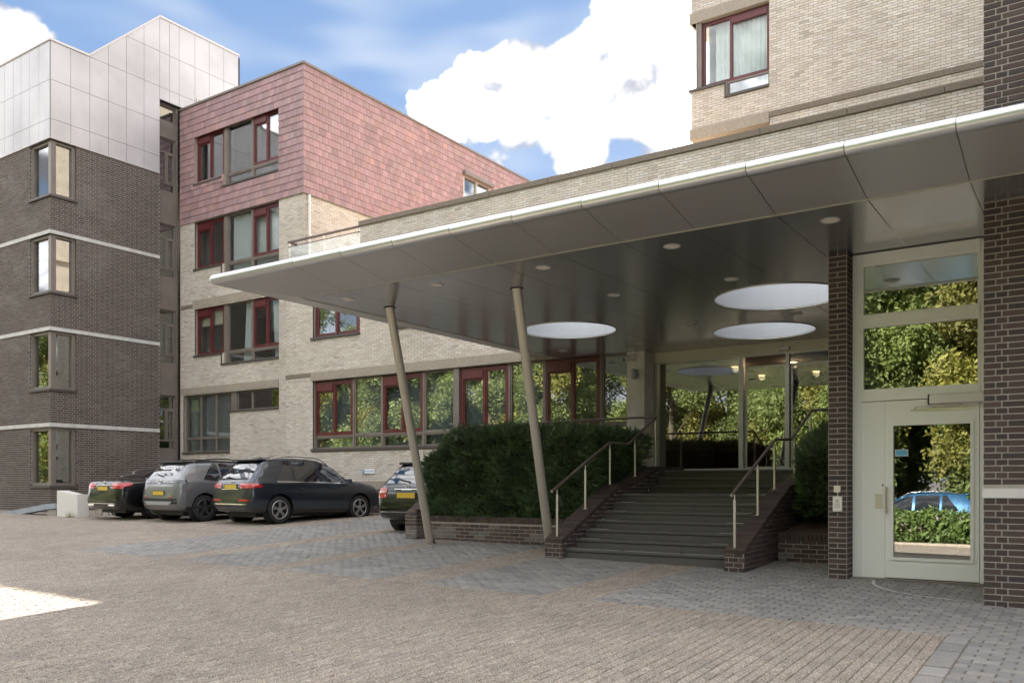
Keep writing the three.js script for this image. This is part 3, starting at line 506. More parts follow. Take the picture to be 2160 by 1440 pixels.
// ---------- canopy ----------
{
  const t = thing('entrance_canopy', 'large flat grey metal canopy with a rounded nose on two leaning columns', 'canopy');
  const Y = 4.256, XL = -11.09, D0 = 10.07, D1 = 19.08, DN = 9.08, YN = 4.50, rn = .078, XR = 1.6, th = .02;
  const XN = XL - (D0 - DN); // the left edge has the same bevel
  const lights = [[-4.45, 14.5, 1.05], [-5.70, 17.55, 1.0], [-8.95, 15.25, .95]];
  const ev = new Evaluator(); ev.attributes = ['position', 'normal', 'uv']; ev.useGroups = false;
  const cutters = lights.map(([x, d, r]) => { const b = new Brush(new THREE.CylinderGeometry(r, r, .3, 72)); b.position.set(x, Y, -d); b.updateMatrixWorld(); return b; });
  const seams = []; for (let x = -1.12; x > XL; x -= 1.0) seams.push(x); const xs = [XL, ...seams.filter((x) => x > XL + .05).reverse(), -.12, .88, XR], ds = [D0 + .012, 14.15, D1];
  for (let i = 0; i < xs.length - 1; i++) for (let j = 0; j < 2; j++) {
    const g = .005, x0 = xs[i] + g, x1 = xs[i + 1] - g, z0 = -ds[j + 1] + g, z1 = -ds[j] - g; let geo = box(x0, x1, Y, Y + th, z0, z1);
    if (x1 > -2.80 && j === 1) continue; if (x1 > -2.80 && j === 0 && x0 < -1.09) geo = box(x0, Math.min(x1, -1.085), Y, Y + th, -12.42, z1); if (x0 < -1.08 && x1 > -1.08 && j === 0) geo = merge([box(x0, -1.085, Y, Y + th, z0, z1), box(-1.085, x1, Y, Y + th, -10.89, z1)]); else if (x0 > -1.08 && j === 0) geo = box(x0, x1, Y, Y + th, -10.89, z1);
    lights.forEach(([lx, ld, lr], k) => { const nx = clamp(lx, x0, x1), nz = clamp(-ld, z0, z1); if (Math.hypot(nx - lx, nz + ld) < lr) { const b = new Brush(plain(geo)); b.updateMatrixWorld(); const res = ev.evaluate(b, cutters[k], SUBTRACTION); geo = res.geometry; } });
    mk(t, 'soffit_panel', boxUV(plain(geo)), M.soffit);
  }
  // sloping fascia panels, front and left, and the rounded nose
  const prof = (o) => { const L = []; for (let k = 0; k <= 10; k++) { const a = lerp(Math.PI * .62, Math.PI * 1.60, k / 10); L.push([DN + Math.cos(a) * rn + 0, YN + Math.sin(a) * rn]); } return L; };
  const arc = prof(), tail = arc[arc.length - 1];
  const strip = (pts, x0, x1, x0in, x1in) => { // sheet through the profile from x0 to x1; the inner end may be mitred
    const P = [], I = [], U = []; pts.forEach(([d, y], k) => { const f = pts.length > 1 ? k / (pts.length - 1) : 0, s = clamp((d - DN) / (D0 - DN)); P.push(lerp(x0, x0in, s), y, -d, lerp(x1, x1in, s), y, -d); U.push(x0, d, x1, d); });
    for (let k = 0; k < pts.length - 1; k++) { const a = k * 2; I.push(a, a + 2, a + 1, a + 1, a + 2, a + 3); } const g = new THREE.BufferGeometry(); g.setAttribute('position', new THREE.Float32BufferAttribute(P, 3)); g.setAttribute('uv', new THREE.Float32BufferAttribute(U, 2)); g.setIndex(I); g.computeVertexNormals(); return g; };
  const flat = []; for (let k = 0; k <= 6; k++) flat.push([lerp(tail[0], D0, k / 6), lerp(tail[1], Y, k / 6)]);
  const px = [XN, ...xs.slice(1)];
  for (let i = 0; i < px.length - 1; i++) {
    const g = .004, x0 = px[i] + (i ? g : 0), x1 = px[i + 1] - g, in0 = i ? x0 : XL;
    mk(t, 'nose_panel', strip(arc, x0, x1, i ? x0 : XN, x1), M.nose); mk(t, 'fascia_panel', strip(flat, x0, x1, in0, x1), M.fascia);
  }
  mk(t, 'joint_strip', box(XL, XR, Y - .004, Y + .012, -D0 - .010, -D0 + .012), M.jointStrip);
  { // left side: same profile turned
    const N = 24, P = [], I = [], pts = [...arc, ...flat]; pts.forEach(([d, y]) => { const off = D0 - d; P.push(XL - off, y, -Math.max(DN, D0 - off), XL - off, y, -D1); }); for (let k = 0; k < pts.length - 1; k++) { const a = k * 2; I.push(a, a + 2, a + 1, a + 1, a + 2, a + 3); }
    const g = new THREE.BufferGeometry(); g.setAttribute('position', new THREE.Float32BufferAttribute(P, 3)); g.setIndex(I); g.computeVertexNormals(); boxUV(g); mk(t, 'side_fascia', g, M.fascia);
    mk(t, 'nose_end', (() => { const s = new THREE.SphereGeometry(rn, 16, 12); s.translate(XN, YN, -DN); return s; })(), M.nose);
  }
  mk(t, 'edge_trim', box(XL - .05, XL - .002, Y - .006, Y + .03, -D1, -D0), M.jointStrip);
  // roof deck, with the holes of the rooflights
  { const s = new THREE.Shape([[XN, DN], [XR, DN], [XR, 10.88], [-1.1, 10.88], [-1.1, 12.3], [-2.8, 12.3], [-2.8, D1 - .5], [XN, D1 - .5]].map(([x, d]) => new THREE.Vector2(x, d)));
    for (const [x, d, r] of lights) { const h = new THREE.Path(); h.absarc(x, d, r + .03, 0, Math.PI * 2, true); s.holes.push(h); }
    const g = new THREE.ExtrudeGeometry(s, { depth: .05, bevelEnabled: false, curveSegments: 48 }); g.rotateX(-Math.PI / 2); g.translate(0, YN + rn - .06, 0); mk(t, 'roof_deck', boxUV(g), M.deck); }
  for (const [x, d, r] of lights) {
    const l = sub(t, 'rooflight'), g = new THREE.CylinderGeometry(r + .004, r + .004, 1.0, 72, 1, true); g.translate(x, Y + .5, -d); const g2 = new THREE.CylinderGeometry(r + .03, r + .03, 1.0, 72, 1, true); g2.translate(x, Y + .5, -d);
    mk(l, 'shaft', merge([g, g2]), M.shaft);
    const tr = new THREE.TorusGeometry(r + .006, .012, 8, 96); tr.rotateX(Math.PI / 2); tr.translate(x, Y - .002, -d); mk(l, 'trim_ring', tr, M.steel);
    mk(l, 'shaft_seam', box(x + r * .35 - .003, x + r * .35 + .003, Y, Y + .98, -d - Math.sqrt(r * r - r * r * .1225) - .003, -d - Math.sqrt(r * r - r * r * .1225) + .004), M.lens);
    const dome = new THREE.SphereGeometry(r + .05, 40, 10, 0, Math.PI * 2, 0, Math.PI / 2); dome.scale(1, .28, 1); dome.translate(x, Y + 1.0, -d); mk(l, 'dome', dome, M.clearGlass);
  }
  const spots = [[-2.65, 10.6], [-4.66, 10.6], [-6.65, 10.6], [-8.62, 10.58], [-10.52, 10.56], [-4.66, 12.81], [-6.65, 12.8], [-4.62, 16.05], [-6.62, 16.03], [-8.49, 17.55], [-6.58, 18.84], [-10.43, 17.5], [-8.6, 12.9]];
  spots.forEach(([x, d], i) => { const l = sub(t, 'downlight'), g = new THREE.TorusGeometry(.106, .008, 8, 40); g.rotateX(Math.PI / 2); g.translate(x, Y - .002, -d); mk(l, 'bezel', g, M.strip); const c = new THREE.CylinderGeometry(.099, .099, .006, 36); c.translate(x, Y - .0015, -d); mk(l, 'lens', c, M.lens); });
  for (const [xt, dt, xb, db] of [[-10.40, 11.48, -10.74, 13.03], [-7.71, 11.5, -8.02, 13.03]]) {
    const c = sub(t, 'column'), yb = ground(xb, db); mk(c, 'shaft', tube(V(xb, yb - .05, -db), V(xt, Y + .01, -dt), .078, 32), M.column);
    const dir = V(xt - xb, Y - yb, -dt + db).normalize(), b0 = V(xb, yb, -db); mk(c, 'foot', tube(b0.clone().addScaledVector(dir, -.02), b0.clone().addScaledVector(dir, .09), .083, 32), M.black);
    const pl = new THREE.CylinderGeometry(.11, .11, .008, 28); pl.translate(xt, Y - .003, -dt); mk(c, 'cap_plate', pl, M.black);
  }
  rebase(t, -6, 0, -14);
}

// ---------- entrance steps ----------
const STEP = { x0: -7.28, x1: -4.5, d: [12.30, 12.63, 12.96, 13.29, 13.62, 13.95, 14.28, 15.55, 15.86, 16.17], y: [.085, .232, .378, .524, .670, .816, .962, 1.112, 1.262, 1.412] };
{
  const t = thing('entrance_steps', 'flight of dark grey stone steps between sloping brick cheek walls', 'steps'), { x0, x1, d, y } = STEP;
  for (let k = 0; k < 10; k++) {
    const s = sub(t, 'step'), back = k < 9 ? d[k + 1] + .06 : 19.05, y0 = k ? y[k - 1] - .02 : -.3;
    mk(s, 'riser', box(x0 + .001, x1 - .001, y0, y[k] - .045, -back, -d[k] - .015), M.stoneStep);
    mk(s, 'tread', rbox(x0 + .001, k === 9 ? -3.06 : x1 - .001, y[k] - .045, y[k], -back, -d[k] + .012, .008), M.stoneStep);
    const L = [], st = (a, b) => L.push(box(a, b, y[k], y[k] + .004, -d[k] - .055, -d[k] - .035));
    if (k < 7) { if (k === 0) { st(x0 + .05, x0 + .98); st(x0 + 1.05, x0 + 1.98); st(x0 + 2.05, x1 - .05); } else { st(x0 + .05, x0 + .42); st(x1 - .42, x1 - .05); } mk(s, 'grip_strip', merge(L), M.strip); }
  }
  // cheek walls: stepped brick sides under a sloping brick-on-edge cap
  const side = (a, b, prof, name) => {
    const g = extrude([[prof[0][0], -.6], ...prof.map(([p, q]) => [p, q - .06]).reverse().reverse(), [prof[prof.length - 1][0], -.6]].reverse(), b - a - .02); g.rotateY(Math.PI / 2); g.translate(a + .01, 0, 0); mk(t, 'cheek_wall', boxUV(g), M.mortarDark);
    const list = [], D0 = prof[0][0], topAt = (D) => { for (let i = 0; i < prof.length - 1; i++) if (D <= prof[i + 1][0]) return lerp(prof[i][1], prof[i + 1][1], clamp((D - prof[i][0]) / (prof[i + 1][0] - prof[i][0]))); return prof[prof.length - 1][1]; };
    lay(list, FX(D0), a, b, -.335, prof[0][1] - .03, [], { ...RUN_BOND, rows: [row(0, .14), row(-.07, .14)], joint: .011 });
    for (const fx of [b]) { const tmp = []; lay(tmp, FZ(fx), D0, prof[prof.length - 1][0], -.335, 1.5, [], RUN_BOND); for (const q of tmp) { let p0 = q.a - q.w / 2; const p1 = q.a + q.w / 2; while (p0 < p1 && topAt(p0) - .05 < q.y + .03) p0 += .01; if (p1 - p0 > .03) { q.a = (p0 + p1) / 2; q.w = p1 - p0; list.push(q); } } }
    // cap bricks laid across
    for (let i = 0; i < prof.length - 1; i++) { const [pa, ya] = prof[i], [pb, yb] = prof[i + 1], L = Math.hypot(pb - pa, yb - ya), n = Math.round(L / .068), an = Math.atan2(yb - ya, pb - pa);
      for (let k = 0; k < n; k++) { const f = (k + .5) / n, pos = V((a + b) / 2, lerp(ya, yb, f), -lerp(pa, pb, f)); const m = new THREE.Matrix4().makeBasis(V(1, 0, 0), V(0, Math.sin(an), -Math.cos(an)), V(0, Math.cos(an), Math.sin(an))).setPosition(pos).scale(V(b - a, L / n - .008, 1.6)); list.push({ p: pos, m, w: b - a, h: .066 }); } }
    finishBricks(t, list, M.brickDark, DARK, 'brick', 'brickwork', 150);
  };
  side(-7.62, -7.281, [[12.2, .24], [14.25, 1.135], [14.75, 1.165], [15.95, 1.49], [17.2, 1.50]]);
  side(-4.499, -4.20, [[12.07, .20], [14.3, 1.12], [14.8, 1.16], [15.95, 1.49], [17.2, 1.50]]);
  for (const [D, yy] of [[12.75, .20], [13.55, .52], [14.15, .75], [15.4, 1.02], [16.05, 1.26]]) { const l = sub(t, 'step_light'); mk(l, 'housing', box(-7.281, -7.262, yy - .045, yy + .045, -D - .04, -D + .04), M.black); mk(l, 'lens', box(-7.263, -7.257, yy - .028, yy + .028, -D - .010, -D + .010), M.lens); }
  rebase(t, -5.9, ground(-5.9, 12.2), -12.2);
}
// handrails
function rail(label, X, path, posts, extra) {
  const t = thing('stair_handrail', label, 'handrail', 'handrails of the entrance steps');
  const pts = path.map(([d, y]) => V(X, y, -d)); if (extra) for (const e of extra) pts.push(V(...e));
  const L = []; for (let i = 0; i < pts.length - 1; i++) { L.push(tube(pts[i], pts[i + 1], .024, 16)); const s = new THREE.SphereGeometry(.024, 14, 10); s.translate(pts[i + 1].x, pts[i + 1].y, pts[i + 1].z); L.push(s); }
  mk(t, 'rail', merge(L), M.railDark); { const c = new THREE.CylinderGeometry(.0245, .0245, .006, 18), dir = pts[1].clone().sub(pts[0]).normalize(); c.applyQuaternion(new THREE.Quaternion().setFromUnitVectors(V(0, 1, 0), dir)); c.translate(pts[0].x, pts[0].y, pts[0].z); mk(t, 'end_cap', c, M.steel); }
  for (const [d, y0, y1] of posts) { const p = sub(t, 'post'); mk(p, 'tube', tube(V(X, y0, -d), V(X, y1 - .09, -d), .021, 16), M.steel); mk(p, 'pin', tube(V(X, y1 - .09, -d), V(X, y1 - .01, -d), .009, 10), M.steel); const b = new THREE.CylinderGeometry(.045, .045, .008, 20); b.translate(X, y0 + .004, -d); mk(p, 'base_plate', b, M.steel); }
  rebase(t, X, path[0][1] - .9, -path[0][0]); return t;
}
rail('bronze brown stair handrail on steel posts running back to the ramp beside the larger hedge', -7.45, [[12.14, 1.02], [14.15, 1.89], [14.92, 1.90], [16.18, 2.49]], [[12.31, .25, 1.06], [13.26, .70, 1.48], [14.17, 1.13, 1.88], [15.2, 1.28, 2.0], [16.14, 1.5, 2.44]], [[-7.9, 2.50, -16.22], [-12.3, 2.50, -16.4]]);
rail('bronze brown stair handrail on steel posts on the cheek wall nearer the brick pillar', -4.37, [[12.02, .98], [14.04, 1.86], [14.9, 1.90], [16.18, 2.48]], [[12.15, .21, 1.0], [13.17, .66, 1.45], [14.0, 1.05, 1.81], [15.1, 1.25, 1.95], [16.1, 1.5, 2.42]], [[-4.0, 2.5, -16.3], [-3.1, 2.5, -16.4]]);
{ const t = thing('ramp_railing', 'low metal railing posts of the ramp behind the larger hedge', 'railing'); for (const x of [-11.8, -10.57, -9.34]) mk(t, 'post', merge([tube(V(x, .9, -16.39), V(x, 2.47, -16.39), .02, 14), box(x - .04, x + .04, 2.28, 2.36, -16.36, -16.35)]), M.steel); mk(t, 'rail', merge([tube(V(-12.4, 2.38, -16.6), V(-9.2, 2.20, -16.6), .012, 10)]), M.railDark); rebase(t, -10.6, .9, -16.4); }
{ const t = thing('ramp', 'raised concrete ramp landing along the wing behind the hedge', 'ramp'); mk(t, 'slab', box(-12.1, -7.64, -.3, 1.40, -DB + .03, -16.5), M.concrete); rebase(t, -10, 0, -17); }

// ---------- planters and yew hedges ----------
function planter(label, x0, x1, D, yTop, extra) {
  const t = thing('planter_wall', label, 'planter'), F = FX(D); mk(t, 'wall', box(x0, x1, -.4, yTop - .11, -D - .3, -D), M.mortarDark);
  const list = []; lay(list, F, x0, x1, -.285, yTop - .115, [], { ...RUN_BOND, start: x0 });
  const n = Math.round((x1 - x0) / .067), m3 = new THREE.Matrix4(); for (let k = 0; k < n; k++) { const xa = lerp(x0, x1, (k + .5) / n), w = (x1 - x0) / n - .009; list.push({ F, a: xa, w, y: yTop - .06, h: .115 }); const pos = V(xa, yTop, -D - .11); list.push({ p: pos, m: new THREE.Matrix4().makeBasis(V(1, 0, 0), V(0, 0, -1), V(0, 1, 0)).setPosition(pos).scale(V(w, .235, 1)), w, h: .1 }); }
  if (extra) extra(list, t);
  const stained = (b, r) => { const s = DARK[Math.floor(r() * 5)], f = IN.noise(b.p.x * 1.6 + 5, b.p.y * 3.2, 2), k = smooth(.2, .5, f + (r() - .5) * .35) * (b.p.y < yTop - .15 ? .12 : .02); return [s[0] * 1.25 + k, s[1] * 1.25 + k, s[2] * 1.25 + k]; };
  finishBricks(t, list, M.brickDark, DARK, 'brick', 'brickwork', 300, stained); return t;
}
{ const t = planter('long low brown brick planter wall under the larger hedge', -11.45, -7.62, 13.65, .50, (list, tt) => { // raised end wall beside the parked car
    const g = extrude([[13.45, -.4], [16.2, -.4], [16.2, 1.2], [14.6, 1.2], [13.45, .55]], .3); g.rotateY(Math.PI / 2); g.translate(-11.76, 0, 0); mk(tt, 'end_wall', boxUV(g), M.mortarDark);
    lay(list, FX(13.45), -11.76, -11.46, -.285, .55, [], RUN_BOND); const tmp = []; lay(tmp, FZ(-11.459), 13.45, 13.66, -.285, .6, [], RUN_BOND); list.push(...tmp);
    const n = 20; for (let k = 0; k < n; k++) { const f = (k + .5) / n, an = Math.atan2(.65, 1.15), pos = V(-11.61, lerp(.55, 1.2, f) + .01, -lerp(13.45, 14.6, f)); list.push({ p: pos, m: new THREE.Matrix4().makeBasis(V(1, 0, 0), V(0, Math.sin(an), -Math.cos(an)), V(0, Math.cos(an), Math.sin(an))).setPosition(pos).scale(V(.3, .058, 1.2)), w: .3, h: .06 }); } });
  mk(t, 'soil', box(-11.44, -7.63, -.3, .43, -16.4, -13.96), M.soil); rebase(t, -9.5, 0, -13.65); }
{ const t = planter('short brown brick planter wall with pale lime stains beside the brick pillar', -4.19, -3.06, 13.6, .38); mk(t, 'soil', (() => { const g = new THREE.PlaneGeometry(1.13, 3.4, 24, 40); g.rotateX(-Math.PI / 2); const p = g.attributes.position; for (let i = 0; i < p.count; i++) p.setY(i, .36 + IN.noise(p.getX(i) * 4, 0, p.getZ(i) * 4) * .05 + (1.7 - p.getZ(i)) * .16); g.translate(-3.625, 0, -15.45); g.computeVertexNormals(); return boxUV(g); })(), M.soil); rebase(t, -3.6, 0, -13.6); }

function sprigGeo(len, n, spread, w) { const P = []; for (let k = 0; k < n; k++) { const t = k / n, y = t * len, L = spread * (1 - .55 * t) , a = k % 2 ? 1 : -1, lift = .5; const dx = Math.cos(lift) * L * a, dy = Math.sin(lift) * L, z = ((k * 37) % 10 - 5) / 5 * spread * .35; P.push(-w * .2, y - w, 0, w * .2, y + w, 0, dx, y + dy, z); } P.push(-w * .6, 0, 0, w * .6, 0, 0, 0, len * 1.25, spread * .2); const g = new THREE.BufferGeometry(); g.setAttribute('position', new THREE.Float32BufferAttribute(P, 3)); g.computeVertexNormals(); return g; }
const yewGeo = sprigGeo(.13, 20, .036, .0045);
const yewMat = phy([.088, .150, .060], .55, { side: THREE.DoubleSide, transmission: .25, thickness: 0 });
function hedge(label, x0, x1, z0, z1, y0, yTop, count, seed) {
  const t = thing('yew_hedge', label, 'hedge', 'yew hedges at the steps'), r = rng(seed), rnd = (a, b) => a + (b - a) * r();
  const top = (x, z) => yTop(x, -z) + IN.noise(x * 2.1 + seed, 1, z * 2.1) * .10;
  // dense twiggy core
  const core = new THREE.BoxGeometry(x1 - x0 - .3, 1, z1 - z0 - .3, 14, 6, 12); core.translate((x0 + x1) / 2, 0, (z0 + z1) / 2); const p = core.attributes.position;
  for (let i = 0; i < p.count; i++) { const x = p.getX(i), z = p.getZ(i), f = p.getY(i) + .5; p.setXYZ(i, x + IN.noise(x * 5, f * 4, z * 5) * .06, lerp(y0, top(x, z) - .16, f), z + IN.noise(z * 5, f * 4, x * 5) * .06); } core.computeVertexNormals();
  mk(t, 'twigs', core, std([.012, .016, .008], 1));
  const im = new THREE.InstancedMesh(yewGeo, yewMat, count), m = new THREE.Matrix4(), q = new THREE.Quaternion(), col = new THREE.Color(), A = [(x1 - x0) * (z1 - z0), (x1 - x0) * 1.7, (z1 - z0) * 1.7, (z1 - z0) * 1.7], S = A.reduce((a, b) => a + b);
  for (let i = 0; i < count; i++) {
    let u = r() * S, x, y, z, n;
    if ((u -= A[0]) < 0) { x = rnd(x0, x1); z = rnd(z0, z1); y = top(x, z) - .10 * r() * r(); n = V(0, 1, 0); } else if ((u -= A[1]) < 0) { x = rnd(x0, x1); z = z1; const tt = top(x, z); y = rnd(y0, tt); n = V(0, .15, 1); } else if ((u -= A[2]) < 0) { x = x1; z = rnd(z0, z1); y = rnd(y0, top(x, z)); n = V(1, .15, 0); } else { x = x0; z = rnd(z0, z1); y = rnd(y0, top(x, z)); n = V(-1, .15, 0); }
    const bulge = IN.noise(x * 1.7, y * 1.9, z * 1.7 + seed) * .20 + IN.noise(x * 5, y * 5, z * 5) * .07 - (y - y0 > 1.3 ? (y - y0 - 1.3) * .12 : 0); if (n.y < .5) { x += n.x * (bulge - .20 * r() * r()); z += n.z * (bulge - .20 * r() * r()); }
    n.add(V(rnd(-1.1, 1.1), rnd(-.55, 1.0), rnd(-1.1, 1.1))).normalize(); q.setFromUnitVectors(V(0, 1, 0), n); q.multiply(new THREE.Quaternion().setFromAxisAngle(V(0, 1, 0), r() * 6.28)); const s = rnd(.6, 1.2) * (r() < .08 ? 1.7 : 1); m.compose(V(x, y, z), q, V(s, s, s)); im.setMatrixAt(i, m);
    const k = rnd(.55, 1.45) * (1 + .5 * IN.noise(x * 3.3, y * 3.3, z * 3.3)), f = r() < .10; col.setRGB(k * (f ? 1.9 : 1), k * (f ? 1.5 : 1), k * (f ? 1.2 : 1)); im.setColorAt(i, col);
  }
  im.name = 'foliage'; im.userData.kind = 'stuff'; im.castShadow = im.receiveShadow = true; t.add(im); rebase(t, (x0 + x1) / 2, y0, z1); return t;
}
hedge('broad clipped dark yew hedge filling the long planter between the car and the steps', -11.55, -7.72, -16.25, -13.82, .42, (x, D) => 2.16 + .05 * Math.sin(x * 1.1) - Math.max(0, -10.9 - x) * .8 - Math.max(0, 14.1 - D) * .3, 34000, 5);
hedge('narrow dark yew hedge squeezed between the steps and the brick pillar', -4.12, -3.1, -18.4, -14.35, .62, (x, D) => 2.12 - Math.max(0, 14.9 - D) * .75 - Math.max(0, -3.8 - x) * .6, 15000, 9);

// ---------- entrance glazing with sliding doors ----------
{
  const t = thing('entrance_glazing', 'glazed lobby front with automatic sliding doors at the top of the steps', 'entrance'), D = 19.1, F = FX(D), b = 1.44, c = 4.01, gx = [-8.76, -6.70, -5.68, -3.1];
  mk(t, 'header_beam', lb(F, -8.82, -3.0, 4.015, 4.252, -.3, .06), M.cream);
  mk(t, 'threshold', merge([lb(F, -8.7, -3.05, b - .03, b + .05, -.1, .05)]), M.strip);
  mk(t, 'frame', merge([lb(F, -8.82, -8.74, b, c, -.1, .04), lb(F, -6.76, -6.66, b + .05, c, -.1, .05), lb(F, -5.71, -5.64, b + .05, c, -.09, .03), lb(F, -8.74, -6.76, c - .03, c, -.08, .04), lb(F, -6.66, -3.0, c - .03, c, -.08, .04)]), M.strip);
  mk(t, 'door_track', merge([lb(F, -5.64, -3.0, 3.78, c - .03, -.07, .02)]), M.clearGlass);
  pane(t, F, -8.74, -6.76, b + .05, c - .03, -.02, M.glassDark);
  for (const [p, q, d] of [[-6.64, -5.72, -.05], [-5.62, -4.4, -.06], [-4.38, -3.1, -.05]]) { const dr = sub(t, 'sliding_door'); mk(dr, 'stile', merge(bars(F, p, q, b + .05, 3.775, .035, d - .03, d)), M.strip); pane(dr, F, p + .03, q - .03, b + .08, 3.75, d - .012, M.glassDark); }
  mk(t, 'motion_sensor', F.put(rbox(-5.84, -5.61, 4.05, 4.13, .06, .13, .012)), M.strip);
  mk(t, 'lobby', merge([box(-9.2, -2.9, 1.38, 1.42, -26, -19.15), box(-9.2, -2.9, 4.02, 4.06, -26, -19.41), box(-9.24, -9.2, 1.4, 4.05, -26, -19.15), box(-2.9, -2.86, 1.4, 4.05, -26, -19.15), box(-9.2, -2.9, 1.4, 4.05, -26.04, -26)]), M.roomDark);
  rebase(t, -6.7, b, -D);
}
{ const t = thing('reception_desk', 'dark red wooden reception desk inside the glazed lobby', 'desk'); mk(t, 'front', rbox(-8.4, -4.2, 1.42, 2.42, -22.6, -21.8, .02), M.wood); mk(t, 'worktop', rbox(-8.5, -4.1, 2.421, 2.47, -22.7, -21.7, .01), M.black); rebase(t, -6.3, 1.42, -22); }
for (const [i, [x, d]] of [[-7.4, 20.6], [-6.0, 20.6], [-7.4, 22.6], [-6.0, 22.6]].entries()) {
  const t = thing('lobby_lamp', 'warm recessed ceiling lamp glowing inside the glazed lobby', 'lamp', 'lit ceiling lamps of the lobby'); const g = new THREE.CylinderGeometry(.10, .10, .02, 24); g.translate(x, 4.0, -d); mk(t, 'lens', g, new THREE.MeshStandardMaterial({ color: C(.8, .7, .5), emissive: C(1, .62, .3), emissiveIntensity: .16 }));
  const rg = new THREE.TorusGeometry(.115, .014, 8, 28); rg.rotateX(Math.PI / 2); rg.translate(x, 4.008, -d); mk(t, 'bezel', rg, M.strip);
  rebase(t, x, 4.0, -d); const l = new THREE.PointLight(C(1, .68, .38), .12, 0, 2); l.position.set(0, -.06, 0); l.castShadow = true; l.shadow.radius = 4; t.add(l);
}
{ const t = thing('white_column', 'cream painted square column between the ribbon windows and the lobby glazing', 'column'); mk(t, 'shaft', box(-9.29, -8.83, 1.1, 4.25, -19.1, -18.52), M.whiteWall); mk(t, 'plinth', box(-9.30, -8.825, 1.08, 1.55, -19.1, -18.51), M.whiteWall); rebase(t, -9.05, 1.1, -18.55); }
{ const t = thing('security_camera', 'white dome and bullet security camera under the canopy by the cream column', 'camera'); const F = V(-9.04, 4.02, -18.42); mk(t, 'bracket', merge([tube(V(-9.04, 4.25, -18.4), V(-9.04, 4.1, -18.4), .022), tube(V(-9.04, 4.12, -18.4), V(-9.1, 4.06, -18.36), .02)]), M.white); mk(t, 'housing', merge([tube(V(-9.02, 4.12, -18.42), V(-9.2, 4.03, -18.22), .055, 18, .06), (() => { const s = new THREE.SphereGeometry(.06, 18, 12); s.translate(-9.06, 4.06, -18.40); return s; })()]), M.white); mk(t, 'lens', tube(V(-9.2, 4.03, -18.22), V(-9.208, 4.026, -18.21), .045, 18), M.black); rebase(t, -9.04, 4.25, -18.4); }
{ const t = thing('wall_lamp', 'grey hooded wall lamp on the cream column', 'lamp'); const g = new THREE.CapsuleGeometry(.075, .10, 6, 18); g.translate(-9.06, 3.71, -18.44); mk(t, 'hood', g, std([.33, .34, .36], .4)); mk(t, 'bracket', box(-9.1, -9.02, 3.66, 3.76, -18.52, -18.44), M.black); rebase(t, -9.06, 3.66, -18.52); }

